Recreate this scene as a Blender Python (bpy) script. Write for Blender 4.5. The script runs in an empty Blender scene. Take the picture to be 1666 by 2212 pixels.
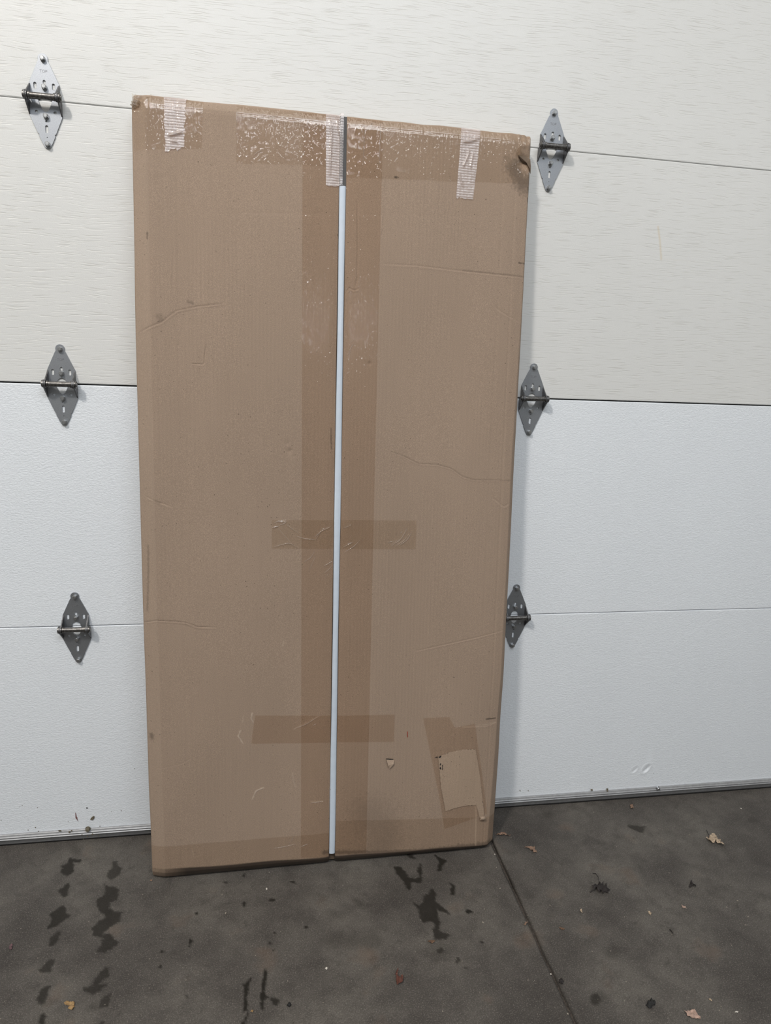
import bpy, bmesh, math, random
import numpy as np
from mathutils import Matrix, Vector

# ------------------------------------------------------------------ camera
CAM = np.array([0.424768, -1.532465, 1.126170])
YAW, PITCH, ROLL, FPX = 0.1743562, 0.2054167, 0.0369888, 1472.341
def cam_axes():
    cy, sy, cp, sp = math.cos(YAW), math.sin(YAW), math.cos(PITCH), math.sin(PITCH)
    f = np.array([sy*cp, cy*cp, -sp]); r = np.array([cy, -sy, 0.0]); u = np.cross(r, f)
    c, s = math.cos(ROLL), math.sin(ROLL)
    return c*r + s*u, -s*r + c*u, f
AR, AU, AF = cam_axes()
S = bpy.context.scene
COL = S.collection
cd = bpy.data.cameras.new('camera'); cam = bpy.data.objects.new('camera', cd); COL.objects.link(cam)
cd.sensor_fit = 'VERTICAL'; cd.sensor_height = 24.0; cd.lens = 24.0*FPX/2212.0
cd.clip_start = 0.02
m = Matrix(((AR[0], AU[0], -AF[0], CAM[0]), (AR[1], AU[1], -AF[1], CAM[1]), (AR[2], AU[2], -AF[2], CAM[2]), (0, 0, 0, 1)))
cam.matrix_world = m
S.camera = cam

# ------------------------------------------------------------------ light
S.view_settings.view_transform = 'Standard'; S.view_settings.look = 'None'
S.view_settings.exposure = -0.50; S.view_settings.gamma = 1.0; S.view_settings.use_curve_mapping = False
W = bpy.data.worlds.new('world'); S.world = W; W.use_nodes = True
W.node_tree.nodes['Background'].inputs[0].default_value = (0.60, 0.66, 0.75, 1)
W.node_tree.nodes['Background'].inputs[1].default_value = 0.35
def area(name, loc, target, sx, sy, power, color, shape='RECTANGLE'):
    l = bpy.data.lights.new(name, 'AREA'); l.shape = shape; l.size = sx; l.size_y = sy
    l.energy = power; l.color = color
    o = bpy.data.objects.new(name, l); COL.objects.link(o); o.location = loc
    o.rotation_euler = (Vector(target)-Vector(loc)).to_track_quat('-Z', 'Y').to_euler()
    return o
area('lamp_bulb', (-1.35, -3.0, 4.20), (0.5, 0, 0.9), 0.42, 0.42, 160.0, (1.0, 0.94, 0.87), 'DISK')
area('lamp_ceiling', (0.7, -2.5, 4.32), (0.7, -1.9, 0.0), 3.0, 2.0, 60.0, (1.0, 0.975, 0.95))
area('fill_far', (0.9, -3.75, 4.30), (0.6, -1.5, 0.6), 3.2, 1.2, 175.0, (0.88, 0.94, 1.0))  # unseen soft fill panel, added to even out light on the door
area('lamp_tube', (0.30, -5.2, 4.10), (0.5, 0, 1.3), 1.7, 0.05, 26.0, (0.93, 0.95, 1.0))
area('lamp_shop', (0.86, -5.2, 2.15), (0.5, 0, 1.2), 0.34, 0.10, 10.0, (0.95, 0.96, 1.0))

# ------------------------------------------------------------------ helpers
def ray(px, py):
    d = AF + AR*(px-833.0)/FPX - AU*(py-1106.0)/FPX
    return d
def on_floor(px, py, z=0.0):
    d = ray(px, py); t = (z-CAM[2])/d[2]; q = CAM + t*d; return (q[0], q[1])
def on_door(px, py, y=0.0):
    d = ray(px, py); t = (y-CAM[1])/d[1]; q = CAM + t*d; return (q[0], q[2])

def empty(name, loc=(0, 0, 0), parent=None):
    o = bpy.data.objects.new(name, None); COL.objects.link(o); o.location = loc; o.empty_display_size = 0.05
    if parent: o.parent = parent
    return o
def tag(o, label=None, cat=None, group=None, kind=None):
    if label: o['label'] = label
    if cat: o['category'] = cat
    if group: o['group'] = group
    if kind: o['kind'] = kind
    return o
def link(name, me, mat, parent=None, smooth=False):
    o = bpy.data.objects.new(name, me); COL.objects.link(o)
    if mat: me.materials.append(mat)
    if parent: o.parent = parent
    if smooth: me.polygons.foreach_set('use_smooth', [True]*len(me.polygons))
    return o
def mesh_np(name, verts, quads):
    me = bpy.data.meshes.new(name)
    verts = np.asarray(verts, dtype=np.float32); quads = np.asarray(quads, dtype=np.int32)
    me.vertices.add(len(verts)); me.vertices.foreach_set('co', verts.ravel())
    me.loops.add(quads.size); me.loops.foreach_set('vertex_index', quads.ravel())
    n = len(quads); k = quads.shape[1]
    me.polygons.add(n); me.polygons.foreach_set('loop_start', np.arange(n, dtype=np.int32)*k)
    me.update(calc_edges=True); me.validate()
    return me
def grid_quads(nu, nv, flip=False, off=0):
    i, j = np.meshgrid(np.arange(nu-1), np.arange(nv-1), indexing='ij')
    a = (i*nv+j).ravel(); b = ((i+1)*nv+j).ravel(); c = ((i+1)*nv+j+1).ravel(); d = (i*nv+j+1).ravel()
    q = np.stack([a, b, c, d], 1)
    if flip: q = q[:, ::-1]
    return q+off
def fattr(me, name, vals):
    a = me.attributes.new(name, 'FLOAT', 'POINT'); a.data.foreach_set('value', np.asarray(vals, dtype=np.float32).ravel())
def bm_obj(name, bm, mat, parent=None, smooth=False):
    me = bpy.data.meshes.new(name); bm.to_mesh(me); bm.free(); return link(name, me, mat, parent, smooth)
def add_box(bm, x0, x1, y0, y1, z0, z1, bev=0.0):
    r = bmesh.ops.create_cube(bm, size=1.0)
    bmesh.ops.scale(bm, verts=r['verts'], vec=(x1-x0, y1-y0, z1-z0))
    bmesh.ops.translate(bm, verts=r['verts'], vec=((x0+x1)/2, (y0+y1)/2, (z0+z1)/2))
    if bev: bmesh.ops.bevel(bm, geom=list({e for v in r['verts'] for e in v.link_edges}), offset=bev, segments=2, affect='EDGES', profile=0.5)
def add_cyl(bm, c, axis, r, h, n=24, r2=None):
    rr = bmesh.ops.create_cone(bm, cap_ends=True, segments=n, radius1=r, radius2=r if r2 is None else r2, depth=h)
    rot = Vector((0, 0, 1)).rotation_difference(Vector(axis)).to_matrix()
    bmesh.ops.rotate(bm, verts=rr['verts'], matrix=rot, cent=(0, 0, 0))
    bmesh.ops.translate(bm, verts=rr['verts'], vec=c)
# smooth value noise in numpy
def vnoise(x, y, seed=0):
    rng = np.random.RandomState(seed); T = rng.rand(256, 256)
    xi = np.floor(x).astype(int); yi = np.floor(y).astype(int); fx = x-xi; fy = y-yi
    fx = fx*fx*(3-2*fx); fy = fy*fy*(3-2*fy)
    a = T[xi % 256, yi % 256]; b = T[(xi+1) % 256, yi % 256]; c = T[xi % 256, (yi+1) % 256]; d = T[(xi+1) % 256, (yi+1) % 256]
    return (a*(1-fx)+b*fx)*(1-fy)+(c*(1-fx)+d*fx)*fy - 0.5
def fbm(x, y, seed=0, o=4):
    s = 0; a = 1.0
    for k in range(o): s = s+a*vnoise(x*2**k+17*k, y*2**k+31*k, seed+k); a *= 0.5
    return s
def seg_dist(X, Y, pts):
    best = np.full(X.shape, 1e9); sg = np.zeros(X.shape); along = np.zeros(X.shape)
    L = 0; tot = sum(math.dist(pts[i], pts[i+1]) for i in range(len(pts)-1))
    for (x0, y0), (x1, y1) in zip(pts[:-1], pts[1:]):
        dx, dy = x1-x0, y1-y0; l = math.hypot(dx, dy)+1e-12
        t = np.clip(((X-x0)*dx+(Y-y0)*dy)/(l*l), 0, 1)
        ex = X-(x0+t*dx); ey = Y-(y0+t*dy); d = np.hypot(ex, ey)
        c = (dx*(Y-y0)-dy*(X-x0)); mk = d < best
        best[mk] = d[mk]; sg[mk] = np.sign(c)[mk]; along[mk] = ((L+t*l)/tot)[mk]
        L += l
    return best, sg, along
def poly_sd(X, Y, P):
    # signed distance to polygon, negative inside
    P = np.array(P, float); n = len(P); d = np.full(X.shape, 1e9); inside = np.zeros(X.shape, bool)
    for i in range(n):
        x0, y0 = P[i]; x1, y1 = P[(i+1) % n]; dx, dy = x1-x0, y1-y0; l2 = dx*dx+dy*dy+1e-18
        t = np.clip(((X-x0)*dx+(Y-y0)*dy)/l2, 0, 1); d = np.minimum(d, np.hypot(X-x0-t*dx, Y-y0-t*dy))
        c = ((y0 > Y) != (y1 > Y)); xx = x0+(Y-y0)*dx/(dy if abs(dy) > 1e-12 else 1e-12)
        inside ^= (c & (X < xx))
    return np.where(inside, -d, d)

# ------------------------------------------------------------------ materials
def srgb(r, g, b):
    f = lambda c: (c/255/12.92) if c/255 <= 0.04045 else ((c/255+0.055)/1.055)**2.4
    return (f(r), f(g), f(b), 1)
class NT:
    def __init__(s, name):
        s.m = bpy.data.materials.new(name); s.m.use_nodes = True; s.t = s.m.node_tree; s.n = s.t.nodes
        s.b = s.n['Principled BSDF']; s.out = s.n['Material Output']
    def node(s, ty, **kw):
        n = s.n.new(ty)
        for k, v in kw.items():
            if k in n.inputs.keys(): n.inputs[k].default_value = v
            else: setattr(n, k, v)
        return n
    def l(s, a, b): s.t.links.new(a, b)
    def coord(s, scale=(1, 1, 1), rot=(0, 0, 0)):
        tc = s.node('ShaderNodeTexCoord'); mp = s.node('ShaderNodeMapping'); mp.inputs['Scale'].default_value = scale
        mp.inputs['Rotation'].default_value = rot
        s.l(tc.outputs['Object'], mp.inputs['Vector']); return mp.outputs['Vector']
    def noise(s, vec, scale, detail=3, rough=0.5, dist=0.0):
        n = s.node('ShaderNodeTexNoise'); n.inputs['Scale'].default_value = scale; n.inputs['Detail'].default_value = detail
        n.inputs['Roughness'].default_value = rough; n.inputs['Distortion'].default_value = dist
        s.l(vec, n.inputs['Vector']); return n.outputs['Fac']
    def ramp(s, fac, stops):
        r = s.node('ShaderNodeValToRGB'); e = r.color_ramp.elements
        while len(e) < len(stops): e.new(0.5)
        for i, (p, c) in enumerate(stops):
            e[i].position = p; e[i].color = c if len(c) == 4 else (*c, 1)
        s.l(fac, r.inputs[0]); return r.outputs[0]
    def mix(s, fac, a, b, mode='MIX'):
        n = s.node('ShaderNodeMix', data_type='RGBA', blend_type=mode)
        for v, k in ((fac, 0), (a, 6), (b, 7)):
            if hasattr(v, 'links') or hasattr(v, 'is_linked'): s.l(v, n.inputs[k])
            else: n.inputs[k].default_value = v
        return n.outputs[2]
    def math(s, op, a, b=0.0, clamp=False):
        n = s.node('ShaderNodeMath', operation=op); n.use_clamp = clamp
        for v, k in ((a, 0), (b, 1)):
            if isinstance(v, (int, float)): n.inputs[k].default_value = v
            else: s.l(v, n.inputs[k])
        return n.outputs[0]
    def bump(s, h, strength, dist, chain=None):
        n = s.node('ShaderNodeBump'); n.inputs['Strength'].default_value = strength; n.inputs['Distance'].default_value = dist
        s.l(h, n.inputs['Height'])
        if chain: s.l(chain, n.inputs['Normal'])
        return n.outputs[0]
    def attr(s, name):
        n = s.node('ShaderNodeAttribute', attribute_name=name); return n.outputs['Fac']
def plain(name, col, rough=0.6, metal=0.0, var=0.0, scale=40):
    t = NT(name); t.b.inputs['Roughness'].default_value = rough; t.b.inputs['Metallic'].default_value = metal
    if var:
        v = t.noise(t.coord(), scale, 4); c2 = tuple(c*(1-var) for c in col[:3])+(1,)
        c1 = tuple(min(1, c*(1+var)) for c in col[:3])+(1,)
        t.l(t.ramp(v, [(0.3, c2), (0.7, c1)]), t.b.inputs['Base Color'])
    else: t.b.inputs['Base Color'].default_value = col
    return t.m

def mat_door_grain():       # cream steel embossed with a fine horizontal wood grain
    t = NT('door_woodgrain'); v = t.coord((1, 1, 1))
    # wander of the grain lines
    wv = t.coord((5.0, 1, 14.0)); wn = t.node('ShaderNodeTexNoise'); wn.inputs['Scale'].default_value = 1.0; wn.inputs['Detail'].default_value = 3
    t.l(wv, wn.inputs['Vector'])
    sep = t.node('ShaderNodeSeparateXYZ'); t.l(v, sep.inputs[0])
    z = t.math('ADD', sep.outputs[2], t.math('MULTIPLY', t.math('SUBTRACT', wn.outputs['Fac'], 0.5), 0.022))
    fine = t.noise(t.coord((55, 1, 160)), 1.0, 2)
    z2 = t.math('ADD', z, t.math('MULTIPLY', t.math('SUBTRACT', fine, 0.5), 0.0016))
    cmb = t.node('ShaderNodeCombineXYZ'); t.l(t.math('MULTIPLY', sep.outputs[0], 19.0), cmb.inputs[0]); t.l(t.math('MULTIPLY', z2, 500.0), cmb.inputs[2])
    ln = t.noise(cmb.outputs[0], 1.0, 1.5, 0.4)
    gr = t.ramp(ln, [(0.34, (0, 0, 0)), (0.44, (1, 1, 1)), (1.0, (0.9, 0.9, 0.9))])
    brk = t.ramp(t.noise(t.coord((9, 1, 30)), 1.0, 2), [(0.32, (0.45, 0.45, 0.45)), (0.6, (1, 1, 1))])
    h = t.math('MULTIPLY', t.math('SUBTRACT', 1.0, gr), brk)
    h = t.math('SUBTRACT', 1.0, h)
    fin = t.noise(t.coord((1, 1, 1.6)), 420, 2)
    nb = t.bump(fin, 0.25, 0.0006); nb = t.bump(h, 0.38, 0.0008, nb)
    t.l(nb, t.b.inputs['Normal'])
    base = t.ramp(t.noise(t.coord((1, 1, 0.5)), 2.2, 3), [(0.3, (0.645, 0.650, 0.640)), (0.7, (0.675, 0.680, 0.670))])
    rust = t.attr('mark')
    c = t.mix(t.math('MULTIPLY', t.math('SUBTRACT', 1.0, h), 0.16), base, (0.30, 0.27, 0.22, 1))
    c = t.mix(rust, c, (0.55, 0.42, 0.22, 1))
    t.l(c, t.b.inputs['Base Color']); t.b.inputs['Roughness'].default_value = 0.42
    return t.m
def mat_door_stucco():      # white steel with a fine pebbled emboss
    t = NT('door_stucco')
    a = t.noise(t.coord((1, 1, 1.7)), 190, 2.5, 0.5, 0.9)
    b = t.noise(t.coord((1, 1, 1.7)), 95, 1.5, 0.5, 1.2)
    h = t.math('ADD', t.ramp(a, [(0.38, (0, 0, 0)), (0.62, (1, 1, 1))]), t.math('MULTIPLY', b, 0.8))
    t.l(t.bump(h, 0.36, 0.0010), t.b.inputs['Normal'])
    base = t.ramp(t.noise(t.coord((1, 1, 0.6)), 3, 3), [(0.3, (0.715, 0.75, 0.79)), (0.7, (0.745, 0.78, 0.82))])
    t.l(t.mix(t.attr('mark'), base, (0.22, 0.18, 0.13, 1)), t.b.inputs['Base Color']); t.b.inputs['Roughness'].default_value = 0.4
    return t.m
def mat_cardboard(name, base, side=False):
    t = NT(name)
    big = t.noise(t.coord((1, 1, 0.35)), 5, 4)
    fib = t.noise(t.coord((1, 1, 1)), 800, 1, 0.5)
    fl = t.noise(t.coord((170, 6, 6)), 1.0, 2)
    lo = tuple(c*0.93 for c in base[:3]); hi = tuple(c*1.06 for c in base[:3])
    c = t.ramp(big, [(0.3, lo), (0.7, hi)])
    c = t.mix(t.math('MULTIPLY', t.ramp(fib, [(0.40, (1, 1, 1)), (0.58, (0, 0, 0))]), 0.30), c, tuple(x*0.55 for x in base[:3])+(1,))
    c = t.mix(t.math('MULTIPLY', t.ramp(fib, [(0.56, (0, 0, 0)), (0.70, (1, 1, 1))]), 0.35), c, tuple(min(1, x*1.5) for x in base[:3])+(1,))
    sp = t.noise(t.coord(), 260, 1, 0.5)
    c = t.mix(t.math('MULTIPLY', t.ramp(sp, [(0.745, (0, 0, 0)), (0.775, (1, 1, 1))]), 0.7), c, (0.05, 0.035, 0.025, 1))
    c = t.mix(t.math('MULTIPLY', t.ramp(fl, [(0.35, (1, 1, 1)), (0.6, (0, 0, 0))]), 0.06), c, tuple(x*0.6 for x in base[:3])+(1,))
    if not side:
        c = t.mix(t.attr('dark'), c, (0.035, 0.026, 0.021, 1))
        c = t.mix(t.attr('light'), c, (0.50, 0.40, 0.31, 1))
    t.l(c, t.b.inputs['Base Color'])
    nb = t.bump(fl, 0.22, 0.0008); nb = t.bump(fib, 0.12, 0.0004, nb)
    t.l(nb, t.b.inputs['Normal']); t.b.inputs['Roughness'].default_value = 0.85
    t.b.inputs['Specular IOR Level'].default_value = 0.25
    return t.m
def mat_film(name, tint, gloss=0.055, rough=0.10, wrinkle=0.5, haze=0.0, ridge=1.0):
    t = NT(name); t.n.remove(t.b)
    tr = t.node('ShaderNodeBsdfTransparent'); tr.inputs[0].default_value = (*tint, 1)
    gl = t.node('ShaderNodeBsdfGlossy'); gl.inputs['Roughness'].default_value = rough
    fl = t.noise(t.coord((150, 20, 5)), 1.0, 2, 0.55); wr = t.noise(t.coord((1, 1, 0.6)), 120, 3, 0.6)
    w2 = t.noise(t.coord((1, 1, 0.7)), 26, 3, 0.6, 1.0)
    st = t.noise(t.coord((230, 20, 75)), 1.0, 2, 0.5)
    nb = t.bump(fl, 0.7*ridge, 0.0011); nb = t.bump(st, 0.8*ridge, 0.0008, nb); nb = t.bump(wr, wrinkle*0.5, 0.0006, nb); nb = t.bump(w2, wrinkle*0.3, 0.002, nb)
    t.l(nb, gl.inputs['Normal'])
    mx = t.node('ShaderNodeMixShader')
    lw = t.node('ShaderNodeLayerWeight')
    f = t.math('ADD', t.math('MULTIPLY', t.math('POWER', lw.outputs['Facing'], 4.0), 0.4), gloss, True)
    t.l(f, mx.inputs[0]); t.l(tr.outputs[0], mx.inputs[1]); t.l(gl.outputs[0], mx.inputs[2])
    last = mx.outputs[0]
    if haze:
        df = t.node('ShaderNodeBsdfDiffuse'); df.inputs[0].default_value = (0.78, 0.72, 0.68, 1)
        m2 = t.node('ShaderNodeMixShader'); m2.inputs[0].default_value = haze
        t.l(last, m2.inputs[1]); t.l(df.outputs[0], m2.inputs[2]); last = m2.outputs[0]
    t.l(last, t.out.inputs['Surface'])
    return t.m
def mat_filament():         # clear strapping tape, white threads running across
    t = NT('filament_tape'); t.n.remove(t.b)
    tr = t.node('ShaderNodeBsdfTransparent'); tr.inputs[0].default_value = (0.97, 0.93, 0.92, 1)
    df = t.node('ShaderNodeBsdfDiffuse'); df.inputs[0].default_value = (0.80, 0.74, 0.73, 1)
    gl = t.node('ShaderNodeBsdfGlossy'); gl.inputs['Roughness'].default_value = 0.22
    sep = t.node('ShaderNodeSeparateXYZ'); t.l(t.coord(), sep.inputs[0])
    wob = t.math('MULTIPLY', t.math('SUBTRACT', t.noise(t.coord(), 30, 2), 0.5), 0.0022)
    ph = t.math('MULTIPLY', t.math('ADD', sep.outputs[2], wob), 2*math.pi/0.0050)
    s1 = t.math('ADD', t.math('MULTIPLY', t.math('SINE', ph), 0.5), 0.5)
    ph2 = t.math('MULTIPLY', t.math('ADD', sep.outputs[0], wob), 2*math.pi/0.0034)
    s2 = t.math('ADD', t.math('MULTIPLY', t.math('SINE', ph2), 0.5), 0.5)
    nz = t.noise(t.coord((1, 1, 2.5)), 170, 3, 0.7)
    d = t.math('ADD', t.math('MULTIPLY', t.math('POWER', s1, 2.0), 0.20), t.math('MULTIPLY', s2, 0.07))
    d = t.math('ADD', d, t.math('MULTIPLY', nz, 0.42), True)
    m1 = t.node('ShaderNodeMixShader'); t.l(d, m1.inputs[0]); t.l(tr.outputs[0], m1.inputs[1]); t.l(df.outputs[0], m1.inputs[2])
    nb = t.bump(s1, 0.35, 0.0006); nb = t.bump(t.noise(t.coord(), 60, 3, 0.6, 1), 0.5, 0.0015, nb)
    t.l(nb, gl.inputs['Normal'])
    m2 = t.node('ShaderNodeMixShader'); m2.inputs[0].default_value = 0.06
    t.l(m1.outputs[0], m2.inputs[1]); t.l(gl.outputs[0], m2.inputs[2]); t.l(m2.outputs[0], t.out.inputs['Surface'])
    return t.m
def mat_galv():
    t = NT('galvanised_steel'); t.b.inputs['Metallic'].default_value = 0.9
    sp = t.noise(t.coord(), 900, 2, 0.7); bg = t.noise(t.coord(), 60, 3)
    c = t.mix(t.math('MULTIPLY', t.ramp(sp, [(0.35, (1, 1, 1)), (0.6, (0, 0, 0))]), 0.5), (0.40, 0.42, 0.45, 1), (0.17, 0.18, 0.20, 1))
    c = t.mix(t.math('MULTIPLY', bg, 0.25), c, (0.28, 0.29, 0.31, 1))
    t.l(c, t.b.inputs['Base Color']); t.b.inputs['Roughness'].default_value = 0.45
    t.l(t.bump(sp, 0.2, 0.0003), t.b.inputs['Normal']); return t.m
def mat_concrete():
    t = NT('stained_concrete')
    a = t.noise(t.coord(), 4.5, 6, 0.62); b = t.noise(t.coord(), 22, 5, 0.6); g = t.noise(t.coord(), 420, 3, 0.75); g2 = t.noise(t.coord(), 900, 1)
    c = t.ramp(a, [(0.30, (0.046, 0.041, 0.037)), (0.48, (0.083, 0.075, 0.067)), (0.70, (0.140, 0.128, 0.112))])
    c = t.mix(t.math('MULTIPLY', t.ramp(b, [(0.33, (1, 1, 1)), (0.52, (0, 0, 0))]), 0.55), c, (0.050, 0.044, 0.040, 1))
    c = t.mix(t.math('MULTIPLY', t.ramp(g, [(0.38, (1, 1, 1)), (0.55, (0, 0, 0))]), 0.38), c, (0.030, 0.027, 0.024, 1))
    c = t.mix(t.math('MULTIPLY', t.ramp(g, [(0.56, (0, 0, 0)), (0.68, (1, 1, 1))]), 0.6), c, (0.23, 0.21, 0.185, 1))
    c = t.mix(t.math('MULTIPLY', t.ramp(g2, [(0.72, (0, 0, 0)), (0.78, (1, 1, 1))]), 0.6), c, (0.40, 0.38, 0.34, 1))
    dk = t.ramp(t.noise(t.coord(), 75, 4, 0.75), [(0.66, (0, 0, 0)), (0.72, (1, 1, 1))])
    c = t.mix(t.math('MULTIPLY', dk, 0.6), c, (0.022, 0.019, 0.016, 1))
    rd = t.ramp(t.noise(t.coord(), 9, 3), [(0.62, (0, 0, 0)), (0.75, (1, 1, 1))])
    c = t.mix(t.math('MULTIPLY', rd, 0.35), c, (0.12, 0.075, 0.05, 1))
    bl = t.ramp(t.noise(t.coord(), 34, 5, 0.7, 0.6), [(0.60, (0, 0, 0)), (0.70, (1, 1, 1))])
    c = t.mix(t.math('MULTIPLY', bl, 0.45), c, (0.035, 0.030, 0.027, 1))
    st = t.math('MULTIPLY', t.attr('stain'), t.math('ADD', 0.92, t.math('MULTIPLY', b, 0.55)), True)
    c = t.mix(st, c, (0.014, 0.012, 0.009, 1))
    t.l(c, t.b.inputs['Base Color'])
    t.b.inputs['Roughness'].default_value = 0.82; t.b.inputs['Specular IOR Level'].default_value = 0.25
    nb = t.bump(g, 0.5, 0.0012); nb = t.bump(b, 0.3, 0.004, nb); t.l(nb, t.b.inputs['Normal'])
    return t.m
M_GRAIN = mat_door_grain(); M_STUC = mat_door_stucco()
M_CARD = mat_cardboard('cardboard', (0.310, 0.232, 0.175, 1))
M_CARD_LT = mat_cardboard('cardboard_torn', (0.36, 0.272, 0.205, 1), True)
M_CARD_PALE = mat_cardboard('cardboard_peeled', (0.345, 0.258, 0.190, 1), True)
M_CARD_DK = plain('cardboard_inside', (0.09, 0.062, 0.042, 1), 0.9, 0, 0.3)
M_TAPE = mat_film('packing_tape_clear', (0.950, 0.917, 0.885), 0.028, 0.04, 0.25, ridge=1.25)
M_TAPE_SH = mat_film('packing_tape_glossy', (0.965, 0.945, 0.92), 0.045, 0.03, 0.3, ridge=1.5)
M_TAPE_WR = mat_film('packing_tape_wrinkled', (0.955, 0.935, 0.905), 0.03, 0.13, 0.8)
M_FILM = mat_film('loose_film', (0.90, 0.86, 0.80), 0.10, 0.12, 1.0, 0.08)
M_FIL = mat_filament(); M_GALV = mat_galv(); M_CONC = mat_concrete()
M_FOAM = plain('white_plastic_foam', (0.62, 0.69, 0.78, 1), 0.38, 0, 0.03, 60)
M_STEEL_DK = plain('dark_steel', (0.15, 0.145, 0.14, 1), 0.42, 0.95, 0.5, 260)
M_BOLT = plain('zinc_bolt', (0.42, 0.43, 0.44, 1), 0.36, 0.95, 0.2, 200)
M_ALU = plain('aluminium_extrusion', (0.33, 0.335, 0.345, 1), 0.42, 0.35, 0.10, 120)
M_RUB = plain('black_rubber', (0.012, 0.012, 0.012, 1), 0.6, 0, 0.3)
M_DARK = plain('dark_gap', (0.012, 0.011, 0.010, 1), 0.9)
M_WALL = plain('garage_wall_paint', (0.42, 0.42, 0.40, 1), 0.8, 0, 0.05, 3)
M_CEIL = plain('garage_ceiling_paint', (0.60, 0.60, 0.58, 1), 0.8, 0, 0.05, 3)

# ------------------------------------------------------------------ room shell
X0, X1, YB, ZC = -2.6, 3.4, -5.6, 4.40
def struct_box(name, x0, x1, y0, y1, z0, z1, mat):
    bm = bmesh.new(); add_box(bm, x0, x1, y0, y1, z0, z1); return tag(bm_obj(name, bm, mat), kind='structure')
struct_box('wall_back', X0-0.1, X1+0.1, YB-0.1, YB, -0.15, ZC+0.1, M_WALL)
struct_box('wall_left', X0-0.1, X0, YB, 0.06, -0.15, ZC+0.1, M_WALL)
struct_box('wall_right', X1, X1+0.1, YB, 0.06, -0.15, ZC+0.1, M_WALL)
struct_box('ceiling', X0, X1, YB, 0.06, ZC, ZC+0.1, M_CEIL)
struct_box('wall_front', X0, X1, 0.0, 0.06, 2.145, ZC, M_WALL)

# ------------------------------------------------------------------ door
door = tag(empty('door_1'), kind='structure')
JZ = [0.0075, 0.5400, 1.0734, 1.6084, 2.1440]
DX0, DX1 = X0, X1
def nonuni(a, b, dense, coarse, fine):
    xs = [a]; x = a
    while x < b-1e-6:
        if any(p-1e-9 <= x < q for p, q in dense): x = min(x+fine, b)
        else: x = min([x+coarse, b]+[p for p, q in dense if p > x+1e-9])
        xs.append(x)
    return np.array(xs)
dents = [on_door(1371, 1662), on_door(1396, 1660)]
rust_pts = [on_door(1422, 490), on_door(1426, 520), on_door(1429, 560)]
brown = [(on_door(163, 1755), on_door(168, 1773), 0.0016), (on_door(187, 1744), on_door(188.5, 1745), 0.0011)]
for k in range(4):
    z0, z1 = JZ[k], JZ[k+1]
    g = {1: 0.0006, 2: 0.0014, 3: 0.0005}
    zb = z0+(g[k] if k else 0.0); zt = z1-(g.get(k+1, 0.0))
    dx = [(dents[0][0]-0.03, dents[1][0]+0.035), (-0.01, 0.09)] if k == 0 else ([(rust_pts[0][0]-0.02, rust_pts[0][0]+0.02)] if k == 2 else [])
    dz = [(dents[0][1]-0.02, dents[0][1]+0.02), (0.03, 0.09)] if k == 0 else ([(rust_pts[2][1]-0.02, rust_pts[0][1]+0.02)] if k == 2 else [])
    xs = nonuni(DX0, DX1, dx, 0.12, 0.0016)
    # edge roll at the top and bottom of the section
    r = 0.0016
    prof = [(zb, 0.045), (zb, r), (zb+r*0.3, r*0.3), (zb+r, 0.0)]
    mid = nonuni(zb+r*1.5, zt-r*1.5, dz, 0.06, 0.0016)
    prof += [(z, 0.0) for z in mid]+[(zt-r, 0.0), (zt-r*0.3, r*0.3), (zt, r), (zt, 0.045)]
    P = np.array(prof); X, Z = np.meshgrid(xs, P[:, 0], indexing='ij'); Y = np.tile(P[:, 1], (len(xs), 1)).copy()
    mark = np.zeros(X.shape)
    if k == 0:
        for (cx, cz), a, rr in ((dents[0], 0.0016, 0.008), (dents[1], 0.0028, 0.010)):
            ux, uz = (X-cx)*0.75-(Z-cz)*0.65, (X-cx)*0.65+(Z-cz)*0.75
            q = np.hypot(ux/0.8, uz/1.4); Y += a*np.exp(-(q/rr*1.1)**4)*np.clip(0.5+ux/rr, 0, 1)
            Y -= a*0.25*np.exp(-((q-rr*1.25)/(rr*0.4))**2)
    if k == 2:
        d, _, al = seg_dist(X, Z, rust_pts); mark = np.maximum(mark, np.clip(1-d/0.0035, 0, 1)*0.42)
    V = np.stack([X, Y, Z], -1).reshape(-1, 3)
    me = mesh_np('door_section', V, grid_quads(X.shape[0], X.shape[1]))
    fattr(me, 'mark', mark)
    o = link('door_section', me, M_STUC if k < 2 else M_GRAIN, door, True)
# near-black backing added so the joint gaps read as shade
bm = bmesh.new(); add_box(bm, DX0, DX1, 0.012, 0.05, 0.02, 2.13); bm_obj('dark_joint_backing', bm, M_DARK, door)
# aluminium retainer with two raised ribs
zt, zb = 0.0292, 0.0052
prof = [(-0.0002, zt), (-0.0045, zt-0.0004), (-0.0050, zt-0.0016), (-0.0050, zt-0.0058), (-0.0068, zt-0.0064), (-0.0070, zt-0.0078), (-0.0052, zt-0.0086),
        (-0.0052, zt-0.0112), (-0.0070, zt-0.0118), (-0.0072, zt-0.0130), (-0.0054, zt-0.0138), (-0.0054, zb+0.0010), (-0.0046, zb), (0.03, zb)]
V = [(x, y, z) for x in (DX0, DX1) for y, z in prof]; n = len(prof)
link('bottom_retainer', mesh_np('bottom_retainer', V, [(i, n+i, n+i+1, i+1) for i in range(n-1)]), M_ALU, door)
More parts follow.
